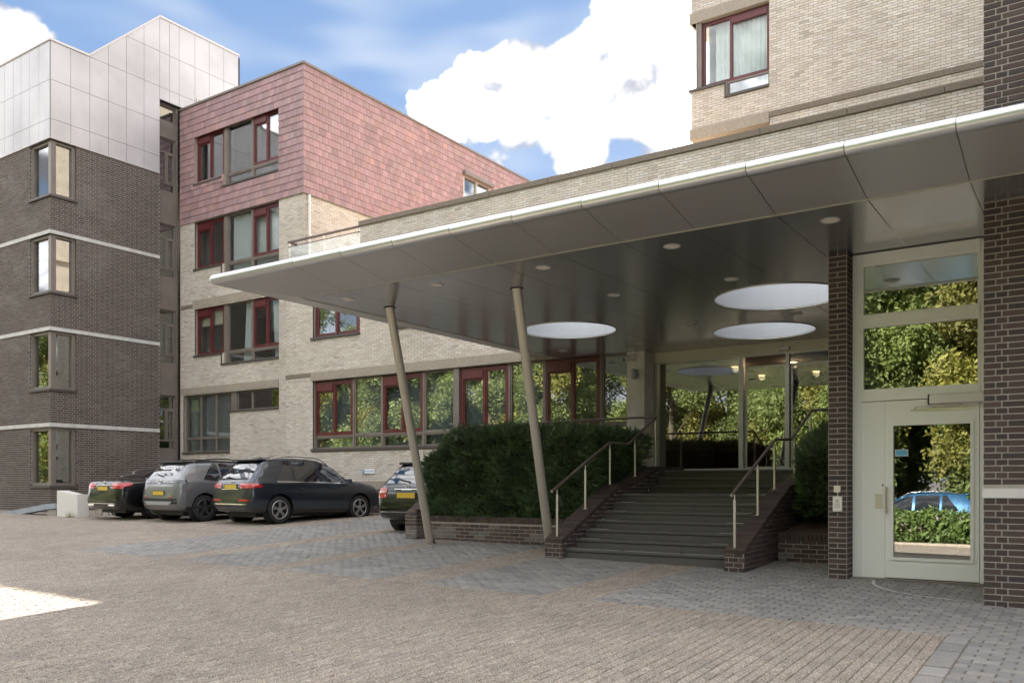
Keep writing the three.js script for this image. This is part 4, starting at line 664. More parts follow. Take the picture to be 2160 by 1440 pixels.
// ---------- white side door ----------
{
  const t = thing('white_door', 'white glazed side door under a tall glazed fanlight between pillar and brick wall', 'door'), D = 12.4, F = FX(D), g0 = -.14;
  mk(t, 'frame', merge([lb(F, -2.80, -2.69, g0, 4.24, -.12, .02), lb(F, -1.27, -1.10, g0, 4.24, -.12, .0), lb(F, -2.69, -1.27, 4.10, 4.24, -.12, .02), lb(F, -2.69, -1.27, 3.27, 3.40, -.12, .03), lb(F, -2.69, -1.27, 2.255, 2.39, -.12, .02)]), M.whiteDoor);
  mk(t, 'glazing_bead', merge([...bars(F, -2.69, -1.27, 3.40, 4.10, .025, -.06, .005), ...bars(F, -2.69, -1.27, 2.39, 3.27, .025, -.06, .005)]), M.whiteDoor);
  for (const [a, b] of [[3.42, 4.08], [2.41, 3.25]]) { const f = sub(t, 'fanlight'); pane(f, F, -2.67, -1.28, a, b, -.03, M.glassDark); mk(f, 'reveal', lb(F, -2.67, -2.50, a, b, -.32, -.10), M.whiteDoor); }
  mk(t, 'side_panel', lb(F, -2.69, -2.395, g0 + .03, 2.25, -.07, -.005), M.whiteDoor);
  const lf = sub(t, 'door_leaf'), o = [-2.39, -1.275];
  slab(lf, 'panel', F, rect(o[0], o[1], g0 + .04, 2.245), .06, M.whiteDoor, [rect(-2.29, -1.37, .17, 1.92)], .008);
  mk(lf, 'bead', merge(bars(F, -2.325, -1.335, .135, 1.955, .04, -.02, .026)), M.whiteDoor); pane(lf, F, -2.29, -1.37, .17, 1.92, -.015, M.glassDark);
  mk(lf, 'handle', merge([tube(F.at(-2.365, .75, .06), F.at(-2.365, 1.11, .06), .014, 14), tube(F.at(-2.365, .78, 0), F.at(-2.365, .78, .06), .010), tube(F.at(-2.365, 1.08, 0), F.at(-2.365, 1.08, .06), .010)]), M.steel);
  mk(lf, 'sticker', lb(F, -2.265, -2.105, 1.51, 1.60, .006, .008), std([.12, .42, .66], .4)); mk(lf, 'sticker_border', merge(bars(F, -2.265, -2.105, 1.51, 1.60, .008, .0075, .0095)), M.white);
  mk(t, 'lock_plate', F.put(rbox(-2.515, -2.425, .82, 1.01, -.005, .006, .003)), M.cream);
  mk(t, 'keyhole', F.put((() => { const c = new THREE.CylinderGeometry(.011, .011, .01, 14); c.rotateX(Math.PI / 2); c.translate(-2.42, 1.13, 0); return c; })()), M.black);
  const op = sub(t, 'door_operator'); mk(op, 'housing', F.put(rbox(-1.84, -1.115, 2.175, 2.295, .02, .12, .012)), M.white); mk(op, 'end_cap', merge([lb(F, -1.853, -1.84, 2.17, 2.30, .018, .124)]), M.black); mk(op, 'arm', merge([tube(F.at(-1.45, 2.165, .07), F.at(-2.0, 2.14, .09), .009), tube(F.at(-2.0, 2.14, .09), F.at(-2.02, 2.12, .03), .008), lb(F, -2.07, -1.34, 2.098, 2.122, .008, .03)]), M.steel);
  mk(t, 'threshold', merge([lb(F, -2.9, -1.1, g0 - .06, g0 + .03, -.1, .12)]), M.taupe);
  mk(t, 'drain_grate', merge(Array.from({ length: 46 }, (_, k) => lb(F, -2.75 + k * .036, -2.732 + k * .036, g0 - .05, g0 - .012, .13, .20))), M.black);
  mk(t, 'vestibule', merge([box(-2.79, -1.09, -.2, -.12, -18.5, -12.5), box(-2.79, -1.09, 4.25, 4.27, -18.5, -12.42), box(-1.10, -1.085, -.2, 4.25, -18.5, -12.5), box(-2.8, -1.09, -.2, 4.25, -18.52, -18.5), box(-2.79, -2.77, -.2, 4.25, -18.5, -12.52)]), M.room);
  mk(t, 'inner_partition', merge([box(-2.75, -2.65, -.12, 4.2, -15.5, -15.4), box(-1.95, -1.88, -.12, 2.3, -15.5, -15.4), box(-2.65, -1.1, 2.3, 2.42, -15.5, -15.4), box(-2.65, -1.95, -.12, .5, -15.48, -15.42)]), M.room);
  rebase(t, -1.95, g0, -D);
}
{ const t = thing('entry_button', 'white entry button box with a printed symbol on the brick pillar', 'intercom'), F = FX(12.1); mk(t, 'plate', F.put(rbox(-2.985, -2.865, .775, .975, .0, .035, .006)), M.white); mk(t, 'button', F.put(rbox(-2.958, -2.892, .815, .875, .034, .042, .004)), M.cream);
  const cv = document.createElement('canvas'); cv.width = 96; cv.height = 160; const c = cv.getContext('2d'); c.fillStyle = '#d9d6cd'; c.fillRect(0, 0, 96, 160); c.fillStyle = '#5a5853'; for (let k = 0; k < 5; k++) c.fillRect(26 + (k % 2) * 5, 26 + k * 8, 44 - (k % 2) * 10, 3); c.strokeStyle = '#3f3d3a'; c.lineWidth = 3; c.strokeRect(22, 78, 52, 46); c.beginPath(); c.moveTo(34, 104); c.lineTo(48, 92); c.lineTo(46, 110); c.lineTo(62, 94); c.stroke();
  const tx = new THREE.CanvasTexture(cv); tx.colorSpace = THREE.SRGBColorSpace; const pg = new THREE.PlaneGeometry(.105, .175); pg.translate(-2.925, .875, .0375); mk(t, 'print', F.put(pg), new THREE.MeshStandardMaterial({ map: tx, roughness: .5 })); t.remove(t.children[1]);
  mk(t, 'screw', merge([[-2.975, .965], [-2.875, .965], [-2.975, .785], [-2.875, .785]].map(([x, y]) => { const s = new THREE.CylinderGeometry(.004, .004, .004, 10); s.rotateX(Math.PI / 2); s.translate(x, y, .037); return F.put(s); })), M.steel); rebase(t, -2.925, .78, -12.1); }
{ const t = thing('junction_box', 'small square white switch box above the entry button', 'switch box'), F = FX(12.1); mk(t, 'cover', F.put(rbox(-2.97, -2.885, 1.03, 1.12, 0, .045, .008)), M.cream); mk(t, 'cable', tube(V(-2.925, .97, -12.085), V(-2.925, 1.035, -12.085), .008), M.steel); rebase(t, -2.93, 1.03, -12.1); }

// ---------- forecourt paving ----------
{
  const t = thing('forecourt', 'sloping forecourt of tan pebble pavers with grey block bays', 'paving', null, 'structure');
  const joint = std([.20, .17, .125], 1, { map: scaled(T.fine, 2) });
  { const g = new THREE.PlaneGeometry(400, 400, 1, 1); g.rotateX(-Math.PI / 2); g.applyMatrix4(new THREE.Matrix4().makeScale(1, 1, 1)); const p = g.attributes.position; for (let i = 0; i < p.count; i++) { const X = p.getX(i), D = -p.getZ(i); p.setY(i, 0); } const uv = g.attributes.uv; for (let i = 0; i < uv.count; i++) uv.setXY(i, uv.getX(i) * 400, uv.getY(i) * 400); const m = mk(t, 'bedding', g, joint); m.applyMatrix4(gslope.clone()); }
  const tan = new THREE.MeshStandardMaterial({ vertexColors: true, roughness: .78, map: pebTan.map, bumpMap: pebTan.bump, bumpScale: .006 });
  const grey = new THREE.MeshStandardMaterial({ vertexColors: true, roughness: .8, map: scaled(T.fine, 2), bumpMap: scaled(T.fineBump, 3), bumpScale: .003 });
  const bays = [[-16.1, -13.6], [-12.9, -11.0], [-10.4, -8.4], [-7.6, -5.7], [-5.0, 6]], EDGE = -1.2, D9 = 9.0;
  const isGrey = (X, D) => (X > EDGE && D < D9) || (D > D9 && bays.some(([a, b]) => X > a && X < b) && D < 18.4);
  // pieces: tan stones lie lengthwise away from the camera, grey blocks across; pieces are cut where two kinds meet
  const list = [], lw = .2, ww = .1, gw = .212, gl = .106;
  const inView = (X, D) => { _v.set(X, ground(X, D), -D).project(camera); return _v.z < 1 && Math.abs(_v.x) < 1.12 && _v.y > -1.25 && _v.y < 1; };
  const add = (x0, x1, d0, d1, k) => { if (x1 - x0 < .025 || d1 - d0 < .025) return; const X = (x0 + x1) / 2, D = (d0 + d1) / 2; if (D > 2.6 && inView(X, D)) list.push({ X, D, w: x1 - x0, l: d1 - d0, k }); };
  for (let i = -320; i < 30; i++) for (let j = 0; j < 110; j++) { const X = (i + .5) * ww, d0 = (j - (i % 2 ? .5 : 0)) * lw, d1 = d0 + lw; for (const [p, q] of d0 < D9 && d1 > D9 ? [[d0, D9], [D9, d1]] : [[d0, d1]]) if (!isGrey(X, (p + q) / 2)) add(i * ww, (i + 1) * ww, p, q, 0); }
  const field = (a, b, d0, d1) => { for (let j = 0; d0 + j * gl < d1; j++) for (let x = a - (j % 2 ? gw / 2 : 0); x < b; x += gw) add(Math.max(x, a), Math.min(x + gw, b), d0 + j * gl, Math.min(d0 + (j + 1) * gl, d1), 1); };
  for (const [a, b] of bays) field(a, b, D9, 18.4);
  field(EDGE + .21, 6, 2.6, D9); for (let d = 2.6; d < D9; d += .32) add(EDGE, EDGE + .21, d, Math.min(d + .32, D9), 1);
  const r = rng(77), tanTones = [[.94, .89, .84], [1.0, .95, .90], [.89, .85, .81], [.98, .91, .84]], greyTones = [[.25, .24, .225], [.225, .217, .205], [.275, .262, .245], [.205, .198, .188], [.26, .242, .22]];
  for (const b of list) { const y = ground(b.X, b.D); b.s = rankSize(V(b.X, y, -b.D), Math.sqrt(b.w * b.l) * Math.abs(1.8 / Math.hypot(b.X, b.D))); const n = IN.noise(b.X * .45, 1.3, b.D * .45) + .6 * IN.noise(b.X * 1.4, 5, b.D * 1.4); b.ti = Math.floor(r() * (b.k ? 5 : 4)); b.f = 1 + .16 * n + (r() - .5) * .16; b.lift = (r() - .5) * .006; b.rx = (r() - .5) * .022; b.rz = (r() - .5) * .022; b.v = Math.floor(r() * 12); b.gapX = b.k ? .016 : b.j; b.gapL = b.k ? .006 : b.j; }
  list.sort((p, q) => q.s - p.s);
  // unit stone: 1 x 1 with eased edges, top at y = 0
  const stone = (w, l, u, v) => { const e = .008, h = -.05, a = w / 2, b = l / 2, P = [], quad = (p, q, s, o) => P.push(...p, ...q, ...s, ...p, ...s, ...o), I = [[-a + e, 0, b - e], [a - e, 0, b - e], [a - e, 0, -b + e], [-a + e, 0, -b + e]], O = [[-a, -e * .8, b], [a, -e * .8, b], [a, -e * .8, -b], [-a, -e * .8, -b]], B = O.map(([x, , z]) => [x, h, z]);
    quad(...I); for (let k = 0; k < 4; k++) { const n = (k + 1) % 4; quad(O[k], O[n], I[n], I[k]); quad(B[k], B[n], O[n], O[k]); }
    const g = new THREE.BufferGeometry(); g.setAttribute('position', new THREE.Float32BufferAttribute(P, 3)); g.computeVertexNormals(); const U = new Float32Array(P.length / 3 * 2); for (let k = 0; k < P.length / 3; k++) { U[k * 2] = P[k * 3] + u; U[k * 2 + 1] = P[k * 3 + 2] + v; } g.setAttribute('uv', new THREE.BufferAttribute(U, 2)); return g; };
  const kinds = [0, 1].map((k) => Array.from({ length: 12 }, (_, i) => k ? stone(gw - .016, gl - .006, i * .31, i * .17) : stone(ww - .007, lw - .007, i * .31, i * .17)));
  const mats = new Map(), matFor = (k, i, f) => { const q = Math.round(f * 8) / 8, key = k + ',' + i + ',' + q; if (!mats.has(key)) { const m = (k ? grey : tan).clone(); m.vertexColors = false; const c = (k ? greyTones : tanTones)[i]; m.color = C(c[0] * q, c[1] * q, c[2] * q); mats.set(key, m); } return mats.get(key); };
  const rot = new THREE.Matrix4(), place = (b) => gslope.clone().multiply(new THREE.Matrix4().makeTranslation(b.X, .012 + b.lift, -b.D)).multiply(rot.makeRotationFromEuler(new THREE.Euler(b.rx, 0, b.rz))).multiply(new THREE.Matrix4().makeScale(b.w / (b.k ? gw : ww), 1, b.l / (b.k ? gl : lw)));
  for (const b of list.slice(0, 300)) { const m = mk(t, 'paver', kinds[b.k][b.v], matFor(b.k, b.ti, b.f)); place(b).decompose(m.position, m.quaternion, m.scale); }
  for (const k of [0, 1]) {
    const L = list.slice(300).filter((b) => b.k === k); if (!L.length) continue; const N = kinds[k][0].attributes.position.count, P = new Float32Array(L.length * N * 3), Q = new Float32Array(P.length), K = new Float32Array(P.length), U = new Float32Array(L.length * N * 2), nm = new THREE.Matrix3(), tones = k ? greyTones : tanTones;
    L.forEach((b, i) => { const g = kinds[k][b.v], m = place(b), c = tones[b.ti]; nm.getNormalMatrix(m); for (let q = 0; q < N; q++) { const o = (i * N + q) * 3; _v.fromBufferAttribute(g.attributes.position, q).applyMatrix4(m); P[o] = _v.x; P[o + 1] = _v.y; P[o + 2] = _v.z; U[(i * N + q) * 2] = _v.x; U[(i * N + q) * 2 + 1] = _v.z; _v.fromBufferAttribute(g.attributes.normal, q).applyMatrix3(nm).normalize(); Q[o] = _v.x; Q[o + 1] = _v.y; Q[o + 2] = _v.z; K[o] = c[0] * b.f; K[o + 1] = c[1] * b.f; K[o + 2] = c[2] * b.f; } });
    const g = new THREE.BufferGeometry(); g.setAttribute('position', new THREE.BufferAttribute(P, 3)); g.setAttribute('normal', new THREE.BufferAttribute(Q, 3)); g.setAttribute('uv', new THREE.BufferAttribute(U, 2)); g.setAttribute('color', new THREE.BufferAttribute(K, 3)); const m = mk(t, k ? 'grey_block_paving' : 'pebble_paving', g, k ? grey : tan); m.userData.kind = 'stuff';
  }
  // paving out of the camera's reach goes on in the same stone
  { const far = matFor(0, 0, 1); const mkp = (x0, x1, d0, d1) => { const g = new THREE.PlaneGeometry(x1 - x0, d1 - d0); g.rotateX(-Math.PI / 2); g.translate((x0 + x1) / 2, .006, -(d0 + d1) / 2); const uv = g.attributes.uv; for (let i = 0; i < uv.count; i++) uv.setXY(i, uv.getX(i) * (x1 - x0), uv.getY(i) * (d1 - d0)); const m = mk(t, 'paving_apron', g, far); m.applyMatrix4(gslope.clone()); return m; }; mkp(-70, 25, -5.2, 2.55); mkp(-70, -32.1, 2.55, 14.3); }
  t.userData.kind = 'structure';
}
{ const L = [], n = 40; const t = thing('painted_arc', 'white painted arc on the grey blocks marking the swing of the white door', 'road marking'); for (let k = 0; k < n; k++) { const f = k / n, seg = (q) => { const a = lerp(-2.75, -1.62, q) + Math.PI / 2 * 0; return V(-1.2 + Math.cos(Math.PI + q * 1.45) * 1.27, 0, -(12.15 - Math.sin(q * 1.45) * 1.12)); }; const a = seg(f), b = seg(f + 1 / n); const d = b.clone().sub(a).normalize(), s = V(-d.z, 0, d.x).multiplyScalar(k % 7 === 3 ? .013 : .019); const q = [a.clone().add(s), b.clone().add(s), b.clone().sub(s), a.clone().sub(s)].map((p) => [p.x, ground(p.x, -p.z) + .0185, p.z]); L.push(...q[0], ...q[1], ...q[2], ...q[0], ...q[2], ...q[3]); }
  const g = new THREE.BufferGeometry(); g.setAttribute('position', new THREE.Float32BufferAttribute(L, 3)); g.computeVertexNormals(); boxUV(g); mk(t, 'paint', g, std([.58, .57, .55], .8, { map: scaled(T.stain, 6), side: THREE.DoubleSide })); rebase(t, -2, ground(-2, 11.5), -11.5); }

// ---------- cars ----------
const curve = (K) => (s) => { if (s <= K[0][0]) return K[0][1]; for (let i = 0; i < K.length - 1; i++) if (s <= K[i + 1][0]) { const [a, va] = K[i], [b, vb] = K[i + 1]; const t = (s - a) / (b - a); const m0 = i ? (vb - K[i - 1][1]) / (b - K[i - 1][0]) : (vb - va) / (b - a), m1 = i + 2 < K.length ? (K[i + 2][1] - va) / (K[i + 2][0] - a) : (vb - va) / (b - a), h = (b - a) * .7; const t2 = t * t, t3 = t2 * t; return (2 * t3 - 3 * t2 + 1) * va + (t3 - 2 * t2 + t) * h * m0 + (3 * t2 - 2 * t3) * vb + (t3 - t2) * h * m1; } return K[K.length - 1][1]; };
const paint = (c, rough = .32) => phy(c, rough, { metalness: .45, clearcoat: 1, clearcoatRoughness: .03 });
const carGlass = phy([.012, .014, .016], .03, { ior: 1.6, clearcoat: 1, clearcoatRoughness: .02 });
const lampRed = phy([.42, .012, .012], .12, { clearcoat: 1 }), lampClear = phy([.75, .62, .5], .12, { clearcoat: 1 }), chrome = std([.80, .79, .77], .12, { metalness: 1 }), darkTrim = std([.02, .02, .021], .55), plateMat = std([.62, .42, .05], .45), alloy = std([.58, .58, .58], .3, { metalness: .85 });
function makeCar(name, label, o) {
  const t = thing(name, label, 'car', 'cars parked along the cream brick wing'), top = curve(o.top), belt = curve(o.belt), w = curve(o.w), wt = curve(o.wt), bot = curve(o.bot), L = o.L, ra = o.ra, wb = o.wb, WR = o.wr;
  const Z = (s) => ra - s; // rear axle at z = 0, nose towards -z
  const section = (s) => { const T0 = top(s), B = Math.min(belt(s), T0 - .03), W = w(s), Wt = Math.min(wt(s), W * .97), b = bot(s), gh = T0 - B, k = Math.min(1, gh / .35);
    return [[0, b], [W * .62, b], [W * .90, b + .02], [W * .975, b + .12], [W, lerp(b, B, .48)], [W * .995, lerp(b, B, .72)], [W * .975, B - .05], [W * .94, B], [lerp(W * .94, Wt, .34) + .012 * k, B + gh * .34], [lerp(W * .94, Wt, .72) + .014 * k, B + gh * .70], [Wt, T0 - .075 * k], [Wt * .93, T0 - .03 * k], [Wt * .80, T0 - .012 * k], [Wt * .45, T0 - .002], [0, T0]]; };
  const S = []; for (let s = 0; s < .3; s += .025) S.push(s); for (let s = .3; s < .9; s += .05) S.push(s); for (let s = .9; s < L - .35; s += .12) S.push(s); for (let s = L - .35; s <= L + .001; s += .035) S.push(Math.min(s, L));
  const shell = (S2, mirror) => { const P = [], I = [], n = 15, cols = n * 2 - 1; for (const s of S2) { const q = section(s); for (let k = 0; k < cols; k++) { const a = k < n ? q[k] : q[2 * n - 2 - k], sx = k < n ? 1 : -1; P.push(a[0] * sx, a[1], Z(s)); } } for (let i = 0; i < S2.length - 1; i++) for (let k = 0; k < cols - 1; k++) { const a = i * cols + k, b = a + cols; I.push(a, a + 1, b, b, a + 1, b + 1); }
    for (const [i, flip] of [[0, 0], [S2.length - 1, 1]]) { const c = P.length / 3, q = section(S2[i]); P.push(0, (q[0][1] + q[14][1]) / 2, Z(S2[i])); for (let k = 0; k < cols - 1; k++) flip ? I.push(c, i * cols + k, i * cols + k + 1) : I.push(c, i * cols + k + 1, i * cols + k); I.push(...(flip ? [c, i * cols + cols - 1, i * cols] : [c, i * cols, i * cols + cols - 1])); }
    const g = new THREE.BufferGeometry(); g.setAttribute('position', new THREE.Float32BufferAttribute(P, 3)); g.setIndex(I); g.computeVertexNormals(); return boxUV(g); };
  { let g = shell(S); const ev = new Evaluator(); ev.attributes = ['position', 'normal', 'uv']; ev.useGroups = false;
    for (const s of [ra, ra + wb]) for (const sx of [1, -1]) { const c = new THREE.CylinderGeometry(WR + .05, WR + .05, .4, 40); c.rotateZ(Math.PI / 2); const A = new Brush(plain(g)), B = new Brush(c); B.position.set(sx * (w(s) - .02), WR + .01, Z(s)); A.updateMatrixWorld(); B.updateMatrixWorld(); g = ev.evaluate(A, B, SUBTRACTION).geometry; }
    mk(t, 'body', plain(g), o.paint); }
  const halfAt = (s, y) => { const q = section(s); let m = -1; for (let k = 0; k < 14; k++) { const [a, b] = [q[k], q[k + 1]]; if ((a[1] - y) * (b[1] - y) <= 0 && a[1] !== b[1]) m = Math.max(m, lerp(a[0], b[0], (y - a[1]) / (b[1] - a[1]))); } return m; };
  const rearAt = (x, y) => { for (let s = 0; s < 1.6; s += .006) if (halfAt(s, y) >= Math.abs(x)) return s; return 1.6; };
  const grid = (nu, nv, f, flip) => { const P = [], I = []; for (let j = 0; j <= nv; j++) for (let i = 0; i <= nu; i++) P.push(...f(i / nu, j / nv)); for (let j = 0; j < nv; j++) for (let i = 0; i < nu; i++) { const a = j * (nu + 1) + i, b = a + nu + 1; flip ? I.push(a, b, a + 1, a + 1, b, b + 1) : I.push(a, a + 1, b, a + 1, b + 1, b); } const g = new THREE.BufferGeometry(); g.setAttribute('position', new THREE.Float32BufferAttribute(P, 3)); g.setIndex(I); g.computeVertexNormals(); return boxUV(g); };
  const rear = (nm, xl, xr, y0, y1, off, mat, par = t) => mk(par, nm, grid(14, 8, (u, v) => { const y = lerp(y0, y1, v), x = lerp(xl(v), xr(v), u); return [x, y + off * .25, Z(rearAt(x, y)) + off]; }), mat);
  const sideP = (nm, sg, s0, s1, yb, yt, off, mat, par = t, n = 16) => mk(par, nm, grid(n, 6, (u, v) => { const s = lerp(s0, s1, u), y = lerp(yb(s), yt(s), v), h = halfAt(s, y); return [sg * (h + off), y, Z(s)]; }, sg > 0 ? true : false), mat);
  const cst = (c) => () => c;
  o.detail({ t, rear, sideP, cst, Z, top, belt, halfAt, rearAt, w, bot, grid, section });
  // wheels in dark wells
  for (const [sx, s] of [[1, ra], [-1, ra], [1, ra + wb], [-1, ra + wb]]) {
    const wl = sub(t, 'wheel'), xo = halfAt(s, WR + .05) , ctr = V(sx * (xo - .115), WR, Z(s));
    const tyre = new THREE.LatheGeometry([[WR * .66, -.10], [WR * .9, -.112], [WR * .985, -.085], [WR, -.05], [WR, .05], [WR * .985, .085], [WR * .9, .112], [WR * .66, .10]].map(([x, y]) => new THREE.Vector2(x, y)), 40); tyre.rotateZ(Math.PI / 2 * -sx); tyre.translate(ctr.x, ctr.y, ctr.z); mk(wl, 'tyre', tyre, M.rubber);
    const face = []; const ring = new THREE.TorusGeometry(WR * .655, .014, 8, 40); face.push(ring); const N = o.spokes; for (let k = 0; k < N; k++) for (const dd of o.twin ? [-.11, .11] : [0]) { const b = new THREE.BoxGeometry(o.twin ? .026 : .06, WR * .60, .03); b.translate(0, WR * .36, 0); b.rotateZ(k / N * Math.PI * 2 + dd * 1.3); face.push(b); } const hub = new THREE.CylinderGeometry(.055, .065, .05, 20); hub.rotateX(Math.PI / 2); face.push(hub);
    const rim = merge(face); rim.rotateY(Math.PI / 2 * sx); rim.translate(ctr.x + sx * .10, ctr.y, ctr.z); mk(wl, 'rim', rim, o.rim ?? alloy);
    const disc = new THREE.CylinderGeometry(WR * .65, WR * .65, .05, 32); disc.rotateZ(Math.PI / 2); disc.translate(ctr.x + sx * .03, ctr.y, ctr.z); mk(wl, 'brake', disc, M.black);
const arch = new THREE.CylinderGeometry(WR + .047, WR + .047, .20, 40, 1, true); arch.rotateZ(Math.PI / 2); arch.translate(sx * (xo - .125), WR + .01, Z(s)); const back = new THREE.CircleGeometry(WR + .047, 40); back.rotateY(sx * Math.PI / 2); back.translate(sx * (xo - .215), WR + .01, Z(s)); mk(t, 'wheel_well', merge([arch, back]), darkTrim);
  }
  mk(t, 'underside', box(-.6, .6, .16, .34, Z(L - .5), Z(.35)), M.black);
  const mir = sub(t, 'mirror_pair'); const ms = o.mirror; mk(mir, 'mirror', merge([-1, 1].map((sx) => { const g = rbox(-.11, .11, -.07, .07, -.05, .05, .03, 3); g.translate(sx * (w(ms) + .09), belt(ms) + .07, Z(ms)); return g; })), o.mirrorMat ?? o.paint);
  t.rotation.y = -o.yaw; t.position.set(o.X, ground(o.X, o.D) + .012, -o.D); return t;
}
const plateOf = (k, y, w2 = .26, h2 = .055, off = .012) => { const s = k.rearAt(0, y), g = rbox(-w2, w2, y - h2, y + h2, -.006, .006, .004); g.translate(0, 0, k.Z(s) + off); mk(k.t, 'number_plate', g, plateMat); const f = merge(bars({ put: (g2) => g2 }, -w2 - .008, w2 + .008, y - h2 - .008, y + h2 + .008, .009, -.004, .009)); f.translate(0, 0, k.Z(s) + off); mk(k.t, 'plate_holder', f, darkTrim); };
const wiper = (k, y) => mk(k.t, 'wiper', tube(V(.02, y, k.Z(k.rearAt(0, y)) + .03), V(-.30, y + .05, k.Z(k.rearAt(.3, y + .05)) + .03), .012), darkTrim);
// dark blue grey sport utility car
makeCar('suv_car', 'dark blue grey sport utility car with roof rails and twin spoke alloy wheels', {
  L: 4.39, ra: .86, wb: 2.60, wr: .345, spokes: 5, twin: true, X: -17.86, D: 14.78, yaw: .09, mirror: 2.95, paint: paint([.022, .029, .041], .28),
  top: [[0, .62], [.02, .84], [.06, 1.0], [.12, 1.09], [.32, 1.32], [.52, 1.56], [.72, 1.625], [1.6, 1.66], [2.3, 1.61], [2.75, 1.43], [3.2, 1.10], [3.45, 1.065], [4.05, .985], [4.3, .84], [4.39, .66]],
  belt: [[0, .58], [.12, .98], [1, 1.02], [3.2, .98], [3.5, .94], [4.1, .86], [4.39, .58]], w: [[0, .74], [.07, .85], [.3, .90], [1.5, .915], [3.6, .90], [4.2, .80], [4.39, .62]], wt: [[0, .64], [.15, .72], [.62, .57], [2.3, .585], [2.75, .62], [3.28, .72], [4.2, .64], [4.39, .5]], bot: [[0, .40], [.12, .30], [.5, .24], [3.8, .22], [4.39, .34]],
  detail: (k) => {
    const { t, rear, sideP, cst, belt, top } = k;
    rear('rear_window', (v) => -lerp(.66, .52, v), (v) => lerp(.66, .52, v), 1.13, 1.50, .006, carGlass); mk(t, 'spoiler', (() => { const g = rbox(-.56, .56, 1.57, 1.62, -.14, .14, .02, 3); g.translate(0, 0, k.Z(.56)); return g; })(), k.t.children[0].material);
    const gy = (s) => belt(s) + .035, gt = (s) => Math.min(top(s) - .09, 1.57);
    for (const sg of [1, -1]) { sideP('side_window', sg, .80, 1.30, gy, (s) => lerp(gy(.8) + .03, gt(s), clamp((s - .80) / .38)), .006, carGlass); sideP('side_window', sg, 1.37, 2.12, gy, gt, .006, carGlass); sideP('side_window', sg, 2.2, 3.08, gy, (s) => Math.max(gy(s) + .02, gt(s) - .0), .006, carGlass); sideP('window_trim', sg, .80, 3.1, (s) => gy(s) - .022, (s) => gy(s) - .002, .010, chrome);
      mk(t, 'roof_rail', (() => { const c = new THREE.CatmullRomCurve3([.75, 1.2, 1.8, 2.3, 2.6].map((s, i) => V(sg * .56, top(s) + (i === 0 || i === 4 ? -.02 : .025), k.Z(s)))); return new THREE.TubeGeometry(c, 24, .016, 8); })(), chrome);
      rear('tail_light', (v) => sg > 0 ? .40 : -.86, (v) => sg > 0 ? .86 : -.40, .88, 1.0, .014, lampRed); sideP('tail_light', sg, .10, .34, cst(.90), (s) => lerp(1.0, .97, s / .34), .012, lampRed); rear('reflector', () => sg > 0 ? .38 : -.78, () => sg > 0 ? .78 : -.38, .56, .61, .012, lampRed);
      for (const s of [1.55, 2.55]) mk(t, 'door_handle', (() => { const g = rbox(-.015, .015, .85, .89, -.10, .10, .012); g.translate(sg * (k.halfAt(s, .87) + .014), 0, k.Z(s)); return g; })(), t.children[0].material);
      for (const s of [1.33, 2.16, 3.08]) sideP('door_seam', sg, s - .004, s + .004, cst(.36), (q) => belt(q), .0025, darkTrim, t, 1); sideP('sill_trim', sg, 1.3, 3.1, cst(.30), cst(.335), .006, darkTrim); }
    plateOf(k, .92); rear('bumper_trim', () => -.74, () => .74, .47, .50, .014, chrome); rear('tailgate_trim', () => -.36, () => .36, .845, .86, .02, chrome); rear('lower_bumper', () => -.70, () => .70, .42, .465, .006, darkTrim); wiper(k, 1.12);
    const L = []; for (let i = 0; i < 4; i++) { const g = new THREE.TorusGeometry(.032, .005, 6, 20); g.translate((i - 1.5) * .046, 1.035, k.Z(k.rearAt(0, 1.035)) + .018); L.push(g); } mk(t, 'emblem', merge(L), chrome); mk(t, 'antenna', tube(V(0, 1.62, k.Z(.95)), V(0, 1.69, k.Z(.86)), .012, 10, .006), darkTrim);
  } });
